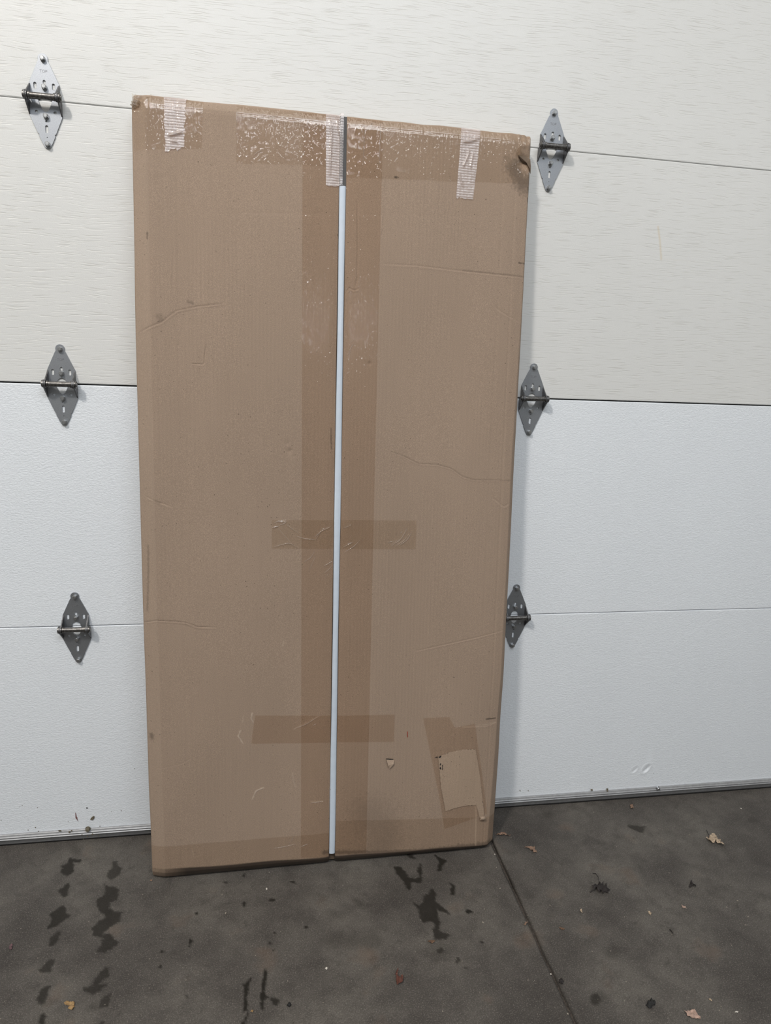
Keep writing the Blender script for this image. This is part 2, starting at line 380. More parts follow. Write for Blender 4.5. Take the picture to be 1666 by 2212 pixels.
# rubber weather seal under the retainer, sagging a little on the right
xs = np.linspace(DX0, DX1, 120)
ring = [(-0.0015, 0.0060), (-0.0030, 0.0046), (-0.0034, 0.0026), (-0.0026, 0.0008), (0.02, 0.0004), (0.02, 0.0060)]
V = np.array([[(x, y-(0.0016 if x > 1.15 else 0.0), z) for y, z in ring] for x in xs]).reshape(-1, 3)
link('weather_seal', mesh_np('weather_seal', V, grid_quads(len(xs), len(ring))), M_RUB, door, True)
def hexscrew(parent, x, z, y, r, mat, name='screw'):
    bm = bmesh.new(); add_cyl(bm, (x, y-0.0005, z), (0, -1, 0), r*1.40, 0.0010, 28)
    add_cyl(bm, (x, y-0.0038, z), (0, -1, 0), r*1.20, 0.0060, 6, r*1.15); add_cyl(bm, (x, y-0.0071, z), (0, -1, 0), r*1.0, 0.0008, 20, r*0.8)
    return bm_obj(name, bm, mat, parent)
x, z = on_door(1421, 1702, -0.006); hexscrew(door, x, z, -0.0055, 0.0036, M_BOLT)
x, z = on_door(190, 1790, -0.006)
M_DIRTY = plain('dirty_screw', (0.16, 0.14, 0.10, 1), 0.7, 0.2, 0.4, 300)
hexscrew(door, x, z, -0.0055, 0.0042, M_DIRTY)

# ------------------------------------------------------------------ floor
def xj(y):      # line of the control joint
    a = on_floor(1070, 1834); b = on_floor(1245, 2212); t = (y-a[1])/(b[1]-a[1]); return a[0]+(b[0]-a[0])*t
floor = tag(empty('floor'), kind='structure')
def z1p(L): return [(x/3.967, 1720+y/3.967) for x, y in L]
def z2p(L): return [(380+x/3.4708, 1840+y/3.4708) for x, y in L]
def z3p(L): return [(800+x/3.4708, 1780+y/3.4708) for x, y in L]
def z4p(L): return [(1180+x/3.428, 1660+y/3.428) for x, y in L]
def blob(cx, cy, rx, ry=None): ry = ry or rx; return [(cx+rx*math.cos(a*0.785), cy+ry*math.sin(a*0.785)) for a in range(8)]
STAINS = [(z1p(blob(645, 455, 38, 28)), 0.35), (z1p([(530, 600), (575, 575), (605, 530), (640, 545), (690, 545), (680, 565), (625, 565), (630, 640), (575, 680), (535, 650)]), 0.75),
 (z1p([(505, 805), (585, 745), (590, 780), (570, 850), (545, 865), (525, 830)]), 0.7),
 (z1p([(435, 1005), (540, 930), (560, 960), (555, 1005), (608, 1025), (560, 1050), (480, 1110), (415, 1130), (430, 1080), (450, 1040)]), 0.72),
 (z1p([(430, 1215), (490, 1155), (515, 1170), (505, 1225), (460, 1275), (420, 1285)]), 0.65),
 (z1p([(345, 1480), (400, 1435), (430, 1390), (460, 1400), (455, 1450), (430, 1505), (350, 1505)]), 0.65),
 (z1p([(305, 1745), (340, 1700), (350, 1660), (390, 1630), (425, 1635), (400, 1700), (385, 1770), (360, 1790)]), 0.7),
 (z1p([(330, 1960), (345, 1870), (375, 1858), (390, 1890), (370, 1960)]), 0.75),
 (z1p([(965, 560), (1000, 560), (1010, 600), (1035, 620), (1020, 670), (985, 700), (945, 720), (925, 680), (940, 640), (975, 620)]), 0.6),
 (z1p([(895, 755), (940, 775), (985, 780), (1020, 820), (1005, 885), (940, 915), (925, 950), (965, 990), (1040, 1000), (1030, 1070), (960, 1110), (880, 1160), (870, 1195), (920, 1180), (960, 1205), (1015, 1250), (960, 1300), (900, 1335), (830, 1325), (870, 1280), (885, 1225), (860, 1200), (800, 1190), (790, 1130), (850, 1070), (920, 1030), (870, 1000), (835, 970), (835, 900), (880, 860), (920, 810)]), 0.68),
 (z1p([(900, 1460), (920, 1480), (930, 1540), (870, 1575), (845, 1620), (910, 1610), (860, 1660), (800, 1695), (725, 1670), (720, 1640), (790, 1620), (800, 1570), (860, 1510)]), 0.66),
 (z1p([(905, 1700), (950, 1690), (940, 1740), (925, 1800), (860, 1810), (870, 1760)]), 0.6), (z1p(blob(800, 1808, 24, 14)), 0.5),
 (z1p([(860, 1930), (885, 1935), (880, 1960), (850, 1960)]), 0.6), (z1p(blob(1390, 1330, 10, 7)), 0.9), (z1p(blob(1375, 1462, 7, 7)), 0.8), (z1p(blob(1630, 1250, 8, 28)), 0.8),
 (z3p([(180, 320), (215, 320), (260, 360), (290, 400), (340, 410), (370, 400), (360, 350), (375, 300), (384, 310), (380, 400), (385, 440), (320, 430), (300, 450), (310, 490), (285, 495), (260, 440), (215, 390)]), 0.78),
 (z3p([(490, 235), (530, 265), (570, 275), (545, 310), (530, 350), (505, 350), (515, 300), (520, 275)]), 0.85),
 (z3p([(590, 440), (640, 465), (635, 535), (605, 530), (600, 490), (610, 465)]), 0.8),
 (z3p([(330, 595), (370, 615), (405, 590), (410, 540), (440, 525), (465, 480), (490, 520), (485, 580), (540, 620), (590, 670), (530, 650), (500, 640), (495, 700), (520, 740), (510, 800), (600, 830), (580, 860), (490, 860), (470, 800), (490, 760), (470, 730), (400, 740), (370, 690), (370, 640)]), 0.74),
 (z3p([(270, 225), (310, 230), (335, 255), (300, 250)]), 0.75), (z3p(blob(740, 658, 18, 12)), 0.9), (z3p(blob(658, 1020, 20, 20)), 0.6), (z3p(blob(525, 945, 24, 20)), 0.7), (z3p(blob(835, 885, 12, 9)), 0.85),
 (z3p(blob(720, 1078, 14, 9)), 0.6), (z3p(blob(525, 945, 90, 65)), 0.25), (z3p(blob(1190, 535, 14, 18)), 0.45), (z3p(blob(0, 880, 100, 60)), 0.25),
 (z4p([(605, 420), (680, 430), (730, 430), (715, 475), (685, 465), (615, 440)]), 0.6), (z4p([(335, 1690), (365, 1660), (400, 1680), (395, 1740), (350, 1740)]), 0.6), (z4p([(405, 1665), (450, 1690), (420, 1705)]), 0.5),
 (z4p(blob(1530, 380, 20, 12)), 0.4), (z4p(blob(500, 1360, 60, 40)), 0.3), (z4p(blob(10, 340, 40, 30)), 0.35),
 (z2p([(560, 950), (545, 1010), (532, 1080), (533, 1180), (515, 1185), (513, 1080), (520, 1010), (500, 995), (530, 990)]), 0.88), (z2p([(545, 1205), (520, 1290), (500, 1290)]), 0.85),
 (z2p([(674, 880), (670, 960), (660, 1060), (655, 1180), (638, 1175), (642, 1050), (655, 950)]), 0.85), (z2p([(655, 1070), (695, 1090), (660, 1115)]), 0.7), (z2p([(710, 1100), (765, 1108), (760, 1150), (735, 1145)]), 0.7),
 (z2p(blob(512, 388, 6, 20)), 0.9), (z2p(blob(525, 528, 7, 30)), 0.85), (z2p(blob(107, 680, 8, 26)), 0.9), (z2p([(725, 740), (745, 705), (758, 708), (735, 742)]), 0.85),
 (z2p([(858, 225), (885, 222), (908, 243), (890, 242)]), 0.95), (z2p(blob(372, 230, 14, 8)), 0.8), (z2p(blob(722, 362, 20, 9)), 0.8), (z2p(blob(513, 178, 8, 14)), 0.85), (z2p([(1340, 360), (1380, 370), (1430, 400), (1380, 410)]), 0.45),
 (z2p(blob(157, 462, 13, 8)), 0.95), (z2p(blob(70, 1082, 12, 5)), 0.9), (z2p(blob(745, 608, 9, 5)), 0.8), (z2p(blob(705, 684, 9, 8)), 0.8), (z2p(blob(980, 562, 6, 5)), 0.8), (z2p(blob(1300, 670, 200, 60)), 0.22), (z2p(blob(130, 930, 12, 4)), 0.7)]
SPOLY = [([on_floor(*p) for p in P], a) for P, a in STAINS]
def slab(side):
    ys = np.concatenate([np.linspace(YB, -0.86, 24)[:-1], np.arange(-0.86, 0.02, 0.0034), [0.07]])
    if side == 'L': s0, fine0, fine1 = X0, -0.42, None
    N = 200
    if side == 'L':
        pre = np.linspace(0, 1, 12)[:-1]
    rows = []
    if side == 'L':
        t = np.concatenate([np.linspace(X0, -0.42, 10)[:-1]-0.0, []]); nf = 440
    else: nf = 260
    V = np.zeros((len(ys), nf+12, 3))
    wob = fbm(ys*22, ys*0+3.3, 5 if side == 'L' else 9, 4)*0.0022
    for i, y in enumerate(ys):
        e = xj(y)+(-0.0017 if side == 'L' else 0.0017)+wob[i]
        lip = np.array([0.0, 0.0012, 0.003, 0.006]); lz = np.array([-0.011, -0.0026, -0.0008, 0.0])
        if side == 'L':
            a = np.linspace(X0, -0.45, 8)[:-1]; b = np.linspace(-0.45, e-0.009, nf+1)
            xx = np.concatenate([a, b, (e-lip)[::-1]]); zz = np.concatenate([np.zeros(len(a)+len(b)), lz[::-1]])
        else:
            a = np.linspace(2.0, X1, 8)[1:]; b = np.linspace(e+0.009, 2.0, nf+1)
            xx = np.concatenate([e+lip, b, a]); zz = np.concatenate([lz, np.zeros(len(a)+len(b))])
        V[i, :, 0] = xx; V[i, :, 1] = y; V[i, :, 2] = zz
    X, Y = V[..., 0], V[..., 1]
    st = np.zeros(X.shape); jx = fbm(X*160, Y*160, 3, 3)*0.0042; jf = fbm(X*35, Y*35, 8, 3)*0.003
    for P, a in SPOLY:
        A = np.array(P); lo = A.min(0)-0.02; hi = A.max(0)+0.02
        mk = (X > lo[0]) & (X < hi[0]) & (Y > lo[1]) & (Y < hi[1])
        if not mk.any(): continue
        soft = 0.0028 if a > 0.5 else 0.02
        d = poly_sd(X[mk], Y[mk], P)+jx[mk]+jf[mk]-0.001
        st[mk] = np.maximum(st[mk], a*np.clip(0.5-d/soft, 0, 1))
    # grime gathered along the joint
    dj = np.abs(X-xj(Y)); st = np.maximum(st, (0.28+0.5*np.clip((Y+0.36)/0.1, 0, 1))*np.clip(1-(dj-0.002)/(0.005+0.004*fbm(Y*30, Y*0, 2)), 0, 1)*(Y > -0.9))
    near = np.clip((Y+0.50)/0.3, 0, 1)
    V[..., 2] += np.where(V[..., 2] > -0.0005, fbm(X*90, Y*90, 6, 2)*0.0004-0.0002, 0)
    me = mesh_np('floor_slab', V.reshape(-1, 3), grid_quads(V.shape[0], V.shape[1], flip=True))
    fattr(me, 'stain', st)
    return link('floor_slab', me, M_CONC, floor, True)
slab('L'); slab('R')
ys = np.linspace(YB, 0.06, 900); V = []
for y in ys:
    w = 0.006; h = -0.006+0.004*float(vnoise(np.array(y*120), np.array(0.3), 4))
    V += [(xj(y)-0.012, y, h-0.003), (xj(y)-0.001+0.002*math.sin(y*60), y, h), (xj(y)+0.012, y, h-0.003)]
M_JOINT = plain('joint_grime', (0.050, 0.040, 0.033, 1), 0.95, 0, 0.6, 300)
link('joint_filler', mesh_np('joint_filler', V, grid_quads(len(ys), 3, flip=True)), M_JOINT, floor)

# ------------------------------------------------------------------ hinges
def curve_plate(name, outlines, thick, mat, parent, bevel=0.00025):
    cu = bpy.data.curves.new(name, 'CURVE'); cu.dimensions = '2D'; cu.fill_mode = 'BOTH'
    cu.extrude = thick/2-bevel; cu.bevel_depth = bevel; cu.bevel_resolution = 1
    for P in outlines:
        s = cu.splines.new('POLY'); s.points.add(len(P)-1)
        for i, (x, y) in enumerate(P): s.points[i].co = (x, y, 0, 1)
        s.use_cyclic_u = True
    tmp = bpy.data.objects.new('tmp', cu)
    me = bpy.data.meshes.new_from_object(tmp); bpy.data.objects.remove(tmp); bpy.data.curves.remove(cu)
    # curve lies in XY; stand it up: x->x, y->z, z->-y
    me.transform(Matrix(((1, 0, 0, 0), (0, 0, -1, 0), (0, 1, 0, 0), (0, 0, 0, 1))))
    me.name = name
    return link(name, me, mat, parent)
mm = 0.001
def arc(cx, cy, r, a0, a1, n=10): return [((cx+r*math.cos(math.radians(a0+(a1-a0)*i/n)))*mm, (cy+r*math.sin(math.radians(a0+(a1-a0)*i/n)))*mm) for i in range(n+1)]
def slot(cx, z0, z1, w): r = w/2; return arc(cx, z1-r, r, 0, 180, 8)+arc(cx, z0+r, r, 180, 360, 8)
def circ(cx, cz, r): return arc(cx, cz, r, 0, 345, 23)
def P(*a): return [(x*mm, y*mm) for x, y in a]
def make_hinge(lettering=True):
    root = empty('door_hinge')
    up = P((-27, 0.6), (-27, 28), (-10.2, 64.5), (-8.4, 66.5), (-8.6, 70))+arc(0, 71, 8.8, 178, 2, 14)+P((8.6, 70), (8.4, 66.5), (10.2, 64.5), (27, 28), (27, 0.6), (9, 0.6))+arc(0, 3, 9, 0, 180, 12)+P((-9, 0.6))
    ul = curve_plate('upper_leaf', [up, slot(-16.6, 17.6, 29.6, 5.6), slot(16.6, 17.6, 29.6, 5.6), slot(0.3, 24, 34.5, 5.4)], 0.0022, M_GALV, root)
    ul.location = (0, -0.0016, 0)
    lo = P((-28.5, -0.8), (-12.5, -0.8), (-11.5, -5), (-5.6, -18.5))+arc(0, -16.6, 5.0, 205, 335, 8)+P((5.6, -18.5), (11.5, -5), (12.5, -0.8), (28.5, -0.8), (29.3, -29), (16.2, -59.5), (14.0, -60.5), (14.6, -64), (8.2, -78))+arc(0, -78.6, 7.0, -8, -172, 12)+P((-8.2, -78), (-14.6, -64), (-14.0, -60.5), (-16.2, -59.5), (-29.3, -29))
    ll = curve_plate('lower_leaf', [lo, circ(-16.7, -21.6, 2.7), circ(16.7, -21.6, 2.7), circ(0, -37.6, 2.0), slot(0, -59, -44.5, 5.6), circ(0, -66, 0.9)], 0.0022, M_GALV, root)
    ll.location = (0, -0.0016, 0)
    def wing(parent, xc, poly):   # ear folded out of the leaf; poly in (z, outward) mm
        bm = bmesh.new(); t = 0.0011
        a = [bm.verts.new((xc-t, -(d*mm), zz*mm)) for zz, d in poly]; b = [bm.verts.new((xc+t, -(d*mm), zz*mm)) for zz, d in poly]
        bm.faces.new(a); bm.faces.new(b[::-1]); n = len(poly)
        for i in range(n): bm.faces.new((a[i], b[i], b[(i+1) % n], a[(i+1) % n]))
        bmesh.ops.recalc_face_normals(bm, faces=bm.faces); bm_obj('folded_ear', bm, M_EAR, parent)
    kn = lambda a0, a1: [(24*0+8.3*math.sin(math.radians(a)), 23+8.3*math.cos(math.radians(a))) for a in range(a0, a1, -20 if a1 < a0 else 20)]
    for sx in (-1, 1):
        w = [(28, 0.5)]+[(8.2*math.sin(math.radians(a)), 21.4+8.2*math.cos(math.radians(a))) for a in range(60, -121, -18)]+[(1, 10), (1, 0.5)]
        wing(ul, sx*0.0262, [(z, d-0.8) for z, d in w])
        w = [(-29, 0.5)]+[(-8.6*math.sin(math.radians(a)), 21.4+8.6*math.cos(math.radians(a))) for a in range(60, -121, -18)]+[(-1, 10), (-1, 0.5)]
        wing(ll, sx*0.0290, [(z, d-0.8) for z, d in w])
    yp = -0.0215
    bm = bmesh.new(); add_cyl(bm, (0, yp, 0), (1, 0, 0), 0.0056, 0.047, 28)
    for sx in (-1, 1): add_cyl(bm, (sx*0.0226, yp, 0), (1, 0, 0), 0.0069, 0.0028, 28)
    bm_obj('roller_tube', bm, M_STEEL_DK, root, True).data.set_sharp_from_angle(angle=0.6)
    bm = bmesh.new()
    for sx in (-1, 1):
        add_cyl(bm, (sx*0.0318, yp, 0), (1, 0, 0), 0.0078, 0.0022, 28); add_cyl(bm, (sx*0.0332, yp, 0), (1, 0, 0), 0.0048, 0.0022, 24)
    add_cyl(bm, (0, yp, 0), (1, 0, 0), 0.0036, 0.064, 16)
    bm_obj('pin', bm, M_STEEL_DK, root, True).data.set_sharp_from_angle(angle=0.6)
    for i, z in enumerate((70.6, 21.6, -29.0, -78.6)):
        hexscrew(root, 0.0004, z*mm, -0.0027, 0.0040, M_BOLT, 'bolt')
    if lettering:
        cu = bpy.data.curves.new('txt', 'FONT'); cu.body = 'TOP'; cu.size = 0.0072; cu.align_x = 'CENTER'; cu.extrude = 0.00008
        tmp = bpy.data.objects.new('tmp', cu); me = bpy.data.meshes.new_from_object(tmp)
        bpy.data.objects.remove(tmp); bpy.data.curves.remove(cu)
        me.transform(Matrix(((1, 0, 0, 0), (0, 0, -1, -0.00112), (0, 1, 0, 0.047), (0, 0, 0, 1)))); me.name = 'stamped_lettering'
        link('stamped_lettering', me, M_GALV_DK, ul)
    return root
M_EAR = plain('shaded_ear_steel', (0.17, 0.17, 0.175, 1), 0.5, 0.9, 0.35, 200)  # ear shade painted in: darker steel than the leaves
M_GALV_DK = plain('stamp_shadow', (0.20, 0.205, 0.215, 1), 0.6, 0.6, 0.3, 300)
def copy_tree(o, parent=None):
    c = o.copy(); COL.objects.link(c); c.parent = parent
    for ch in list(o.children): copy_tree(ch, c)
    return c
HX = 0.0030; HR = 1.0300
hl = [(HX, 3, 'brightest galvanised steel hinge, on the upper door joint left of the cardboard box'),
      (HX, 2, 'grey steel hinge left of the box where the cream panel meets the white panel'),
      (HX, 1, 'dark grey steel hinge lowest on the left, joining two white panels'),
      (HR, 3, 'blue-grey steel hinge touching the top right corner of the cardboard box'),
      (HR, 2, 'dark steel hinge right of the box where cream panel meets white, left ear hidden'),
      (HR, 1, 'darkest steel hinge lowest on the right, about a third hidden behind the box edge')]
h0 = make_hinge()
for i, (hx, j, lab) in enumerate(hl):
    h = h0 if i == 0 else copy_tree(h0)
    h.location = (hx, 0, JZ[j]); tag(h, lab, 'hinge', 'hinges on the garage door joints')

# ------------------------------------------------------------------ cardboard box
B0 = np.array([0.1722, -0.1660, 0.0034]); rz = math.radians(0.69); lean = math.radians(3.44)
BW, BL, BT = 0.7957, 1.6146, 0.057
box = empty('cardboard_box', tuple(B0)); box.rotation_euler = (-lean, 0, rz)
tag(box, 'tall flat brown cardboard box taped up and leaning on the garage door', 'box')
Rm = np.array((Matrix.Rotation(rz, 3, 'Z') @ Matrix.Rotation(-lean, 3, 'X')))
def uv(px, py):
    d = ray(px, py); n = Rm[:, 1]; t = ((B0-CAM) @ n)/(d @ n); q = Rm.T @ (CAM+t*d-B0); return (q[0], q[2])
def uvs(L): return [uv(*p) for p in L]
ga, gb = uv(740.5, 400), uv(717.5, 1843)
def gap_u(v): return ga[0]+(gb[0]-ga[0])*(v-ga[1])/(gb[1]-ga[1])
GH = 0.0070
CREASES = [(uvs([(302, 719), (326, 707), (352, 697), (375, 678), (385, 672), (430, 662), (490, 655)]), 0.0016, 0.0040),
 (uvs([(823, 570), (900, 574), (1000, 586), (1137, 600)]), 0.0009, 0.0045),
 (uvs([(845, 975), (872, 985), (905, 1002), (945, 1004), (975, 1012), (1000, 1030), (1025, 1037), (1075, 1037), (1103, 1038)]), 0.0012, 0.0035),
 (uvs([(314, 1346), (325, 1345), (340, 1341), (385, 1343), (405, 1346), (430, 1355), (470, 1356)]), 0.0016, 0.0035),
 (uvs([(892, 1408), (950, 1395), (1030, 1377), (1090, 1361)]), 0.0010, 0.0035),
 (uvs([(318, 1073), (340, 1083), (360, 1090), (378, 1097)]), 0.0011, 0.0040),
 (uvs([(335, 1664), (360, 1658), (395, 1650), (425, 1632)]), 0.0006, 0.0030),
 (uvs([(447, 745), (444, 765), (442, 788)]), 0.0016, 0.0035), (uvs([(414, 786), (440, 788), (445, 783)]), 0.0014, 0.0030),
 (uvs([(828, 465), (828, 495), (823, 512)]), 0.0012, 0.0035), (uvs([(772, 430), (773, 520), (771, 600), (768, 625)]), 0.0014, 0.0050),
 (uvs([(748, 632), (755, 622), (765, 628), (775, 624)]), 0.0016, 0.0035),
 (uvs([(1060, 650), (1080, 672), (1122, 696)]), 0.0008, 0.005), (uvs([(1000, 1570), (1050, 1568), (1075, 1558)]), 0.0008, 0.003),
 (uvs([(1063, 1075), (1088, 1095), (1100, 1088)]), 0.001, 0.006), (uvs([(377, 530), (374, 600), (372, 690), (378, 760)]), 0.0006, 0.004),
 (uvs([(430, 500), (520, 460), (640, 462), (800, 464), (1100, 470)]), 0.0003, 0.010)]
DENTS = [(uv(627, 975), 0.0016, 0.006), (uv(620, 958), 0.001, 0.005), (uv(634, 985), 0.001, 0.004), (uv(799, 785), 0.0018, 0.004), (uv(842, 1645), 0.0022, 0.006), (uv(1140, 345), 0.006, 0.016), (uv(1128, 352), 0.004, 0.010)]
def Hn(u, v):
    """outward height of the cardboard face above the flat plane, metres"""
    el = u; er = BW-u; et = BL-v; eb = v
    h = np.zeros(u.shape)
    wl = 0.029+0.002*np.sin(v*7); wr = 0.026+0.010*np.clip((0.5-v)/0.5, 0, 1)
    h -= np.clip((wl-el)/wl, 0, 1)**1.1*0.0100
    h -= np.clip((wr-er)/wr, 0, 1)**1.15*0.0030
    w2 = 0.0035+0.0075*np.clip((1.30-v)/0.35, 0, 1)+0.010*np.clip((0.45-v)/0.4, 0, 1); h -= np.clip((w2-er)/w2, 0, 1)*w2*0.85
    wt = 0.019; h -= np.clip((wt-et)/wt, 0, 1)**1.2*0.0050
    wb = 0.018-0.007*np.clip(u/BW, 0, 1); h -= np.clip((wb-eb)/wb, 0, 1)**1.1*0.0085
    for e, r in ((el, 0.004), (er, 0.004), (et, 0.004), (eb, 0.006)):
        q = np.clip((r-e)/r, 0, 1); h -= r*(1-np.sqrt(np.clip(1-q*q, 0, 1)))*0.9
    # folded-over score lines
    for c, w, a in ((0.030, 0.0022, 0.0007), (0.083, 0.0025, 0.0004), (BW-0.032, 0.0022, 0.0006), (BW-0.060, 0.003, 0.0003)):
        h -= a*np.exp(-((u-c)/w)**2)
    h -= 0.0006*np.exp(-((et-0.0195)/0.002)**2)
    h += 0.0022*fbm(u*4+3, v*2.6, 11, 3)+0.0007*vnoise(u*22, v*9, 12)
    h += 0.00016*np.sin(u*2*math.pi/0.0075+2*vnoise(u*3, v*3, 4))*np.clip(0.6+1.6*vnoise(u*7, v*4, 13), 0, 1)
    g = np.abs(u-gap_u(v))-GH; h -= 0.0022*np.clip(1-g/0.020, 0, 1)**2
    for pts, a, w in CREASES:
        A = np.array(pts); lo = A.min(0)-0.03; hi = A.max(0)+0.03
        mk = (u > lo[0]) & (u < hi[0]) & (v > lo[1]) & (v < hi[1])
        if not mk.any(): continue
        d, s, al = seg_dist(u[mk], v[mk], pts); w = w*0.46; sd = d*s/w; fade = np.clip(np.minimum(al, 1-al)*6+0.25, 0, 1)
        h[mk] += 0.78*fade*a*(-np.exp(-(sd*1.3)**2)+0.6*np.exp(-((sd+1.1)/1.0)**2))
    for (cu_, cv_), a, r in DENTS:
        d = np.hypot(u-cu_, v-cv_); h -= a*np.exp(-(d/r)**2)
    # crushed corners
    d = np.hypot(u-BW, v-BL); h -= 0.004*np.clip(1-d/0.05, 0, 1)*(1+2*vnoise(u*150, v*120, 21))
    d = np.hypot(u, v-BL); h -= 0.003*np.clip(1-d/0.04, 0, 1)*(1+3*vnoise(u*170, v*170, 22))
    return h
MARKS = [(uvs([(320, 503), (320, 516)]), 0.0016, 0.7), (uvs([(408, 652), (418, 656)]), 0.0030, 0.35), (uvs([(329, 1590), (330, 1596)]), 0.0050, 0.55),
 (uvs([(1143, 405), (1144, 412)]), 0.0025, 0.8), (uvs([(1144, 428), (1144, 436)]), 0.002, 0.85), (uvs([(1122, 568), (1136, 569)]), 0.0014, 0.7),
 (uvs([(853, 383), (856, 384)]), 0.002, 0.85), (uvs([(860, 384), (861, 384)]), 0.001, 0.7), (uvs([(952, 1641), (954, 1648)]), 0.0016, 0.9),
 (uvs([(324, 1180), (324, 1260), (322, 1320)]), 0.0022, 0.38), (uvs([(1050, 1553), (1069, 1551)]), 0.0016, 0.75), (uvs([(715, 925), (716, 970)]), 0.0010, 0.7),
 (uvs([(733, 262), (739, 300)]), 0.003, 0.5), (uvs([(1110, 360), (1130, 400), (1146, 390)]), 0.018, 0.50), (uvs([(336, 1082), (350, 1086)]), 0.002, 0.3),
 (uvs([(800, 1760), (830, 1800), (820, 1835)]), 0.05, 0.20), (uvs([(700, 1842), (900, 1838), (1060, 1822)]), 0.006, 0.5), (uvs([(345, 684), (352, 690)]), 0.006, 0.25),
 (uvs([(302, 719), (326, 707), (352, 697), (375, 678), (430, 662), (480, 657)]), 0.0012, 0.18), (uvs([(314, 1346), (340, 1341), (385, 1343), (430, 1355)]), 0.0012, 0.25),  # from here on: crease shade painted as thin dark lines
 (uvs([(845, 975), (872, 985), (905, 1002), (945, 1004), (975, 1012), (1000, 1030), (1025, 1037), (1103, 1038)]), 0.0011, 0.30), (uvs([(1000, 584), (1137, 598)]), 0.002, 0.25)]
rng = random.Random(5)
LIGHTS = [(uvs([(545, 1540), (543, 1552), (547, 1560)]), 0.0012, 0.7), (uvs([(520, 1578), (515, 1590), (525, 1606)]), 0.0013, 0.8), (uvs([(570, 1701), (553, 1708), (545, 1727)]), 0.0012, 0.75),  # pale strokes: tape glints and scratches painted into the colour
 (uvs([(671, 1732), (698, 1730)]), 0.001, 0.6), (uvs([(632, 1670), (635, 1690), (638, 1700)]), 0.001, 0.4), (uvs([(613, 1385), (611, 1395)]), 0.001, 0.5), (uvs([(526, 1545), (524, 1560)]), 0.0009, 0.4),
 (uvs([(1028, 1735), (1028, 1825)]), 0.0016, 0.45), (uvs([(1000, 1570), (1045, 1566), (1070, 1560)]), 0.002, 0.25), (uvs([(635, 1575), (690, 1546)]), 0.001, 0.45), (uvs([(417, 1838), (418, 1850)]), 0.001, 0.3)]
def panel(side):
    st = 0.0015
    nv = int(BL/st)+1; vs = np.concatenate([[0, 0.001, 0.0025], np.linspace(0.004, BL-0.004, nv), [BL-0.0025, BL-0.001, BL]])
    gu = gap_u(vs)
    lip = np.array([0, 0.001, 0.0025])
    if side == 'L':
        nu = int(0.40/st); U = np.stack([np.concatenate([lip, np.linspace(0.004, g-GH-0.002, nu), [g-GH-0.0007, g-GH]]) for g in gu])
    else:
        nu = int(0.40/st); U = np.stack([np.concatenate([[g+GH, g+GH+0.0007], np.linspace(g+GH+0.002, BW-0.004, nu), (BW-lip)[::-1]]) for g in gu])
    Vv = np.repeat(vs[:, None], U.shape[1], 1)
    if side == 'L': Vv = Vv-0.004*np.clip(1-Vv/0.02, 0, 1)*np.clip(U/0.1, 0, 1)*0
    H = Hn(U, Vv)
    gi = -1 if side == 'L' else 0
    H[:, gi] -= 0.0012
    # outline wobble of the silhouette
    Ux = U.copy()
    if side == 'L': Ux -= (0.0045*np.sin(np.clip(Vv/BL, 0, 1)*math.pi)+0.0012*vnoise(Vv*9, Vv*0, 3))*np.clip(1-U/0.2, 0, 1)
    else: Ux += (0.0018*np.sin(Vv*3)+0.0014*vnoise(Vv*9, Vv*0, 5))*np.clip(1-(BW-U)/0.2, 0, 1)
    Vx = Vv+0.0025*vnoise(U*25, U*0, 8)*np.clip(1-(BL-Vv)/0.05, 0, 1)
    ny, nx = U.shape
    V = np.stack([Ux, -H, Vx], -1).reshape(-1, 3)
    Q = [grid_quads(ny, nx, flip=True)]
    # walls running back from the rim, then the back sheet
    rim = [i*nx for i in range(ny-1, 0, -1)]+[j for j in range(0, nx-1)]+[i*nx+nx-1 for i in range(0, ny-1)]+[(ny-1)*nx+j for j in range(nx-1, 0, -1)]
    n0 = len(V); R = V[rim].copy(); R[:, 1] = BT
    n = len(rim); a = np.array(rim); b = np.arange(n)+n0
    V = np.concatenate([V, R]); Q.append(np.stack([a, np.roll(a, -1), np.roll(b, -1), b], 1))
    me = mesh_np('front_panel', V, np.concatenate(Q))
    dark = np.zeros(U.shape); light = np.zeros(U.shape)
    nz = 1+0.9*fbm(U*260, Vv*260, 31, 2)
    for L, arr in ((MARKS, dark), (LIGHTS, light)):
        for pts, w, a_ in L:
            A = np.array(pts); lo = A.min(0)-w*2.5; hi = A.max(0)+w*2.5
            mk = (U > lo[0]) & (U < hi[0]) & (Vv > lo[1]) & (Vv < hi[1])
            if mk.any():
                d, _, _ = seg_dist(U[mk], Vv[mk], pts); arr[mk] = np.maximum(arr[mk], a_*np.clip(1.3-d/w*nz[mk], 0, 1))
    # painted in: overhead light on top score, soot plus contact shade on bottom fold
    light = np.maximum(light, 0.22*np.clip(1-(BL-Vv-0.001)/0.020, 0, 1)**0.5*(BL-Vv < 0.019))
    light = np.maximum(light, 0.10*(U < 0.030))  # left rim: edge wear plus light from the left, painted in
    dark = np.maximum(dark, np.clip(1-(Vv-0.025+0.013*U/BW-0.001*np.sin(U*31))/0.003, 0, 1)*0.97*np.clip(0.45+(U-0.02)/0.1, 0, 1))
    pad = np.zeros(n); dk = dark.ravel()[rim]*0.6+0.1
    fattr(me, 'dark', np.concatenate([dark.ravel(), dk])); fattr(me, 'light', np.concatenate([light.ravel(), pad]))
    # hide nothing: close the back with one sheet
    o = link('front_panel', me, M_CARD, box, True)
    me.set_sharp_from_angle(angle=1.0)
    return o
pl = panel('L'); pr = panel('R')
bm = bmesh.new(); add_box(bm, 0.001, BW-0.001, BT-0.004, BT+0.0005, 0.001, BL-0.001, 0.001); bm_obj('back_panel', bm, M_CARD_LT, box)
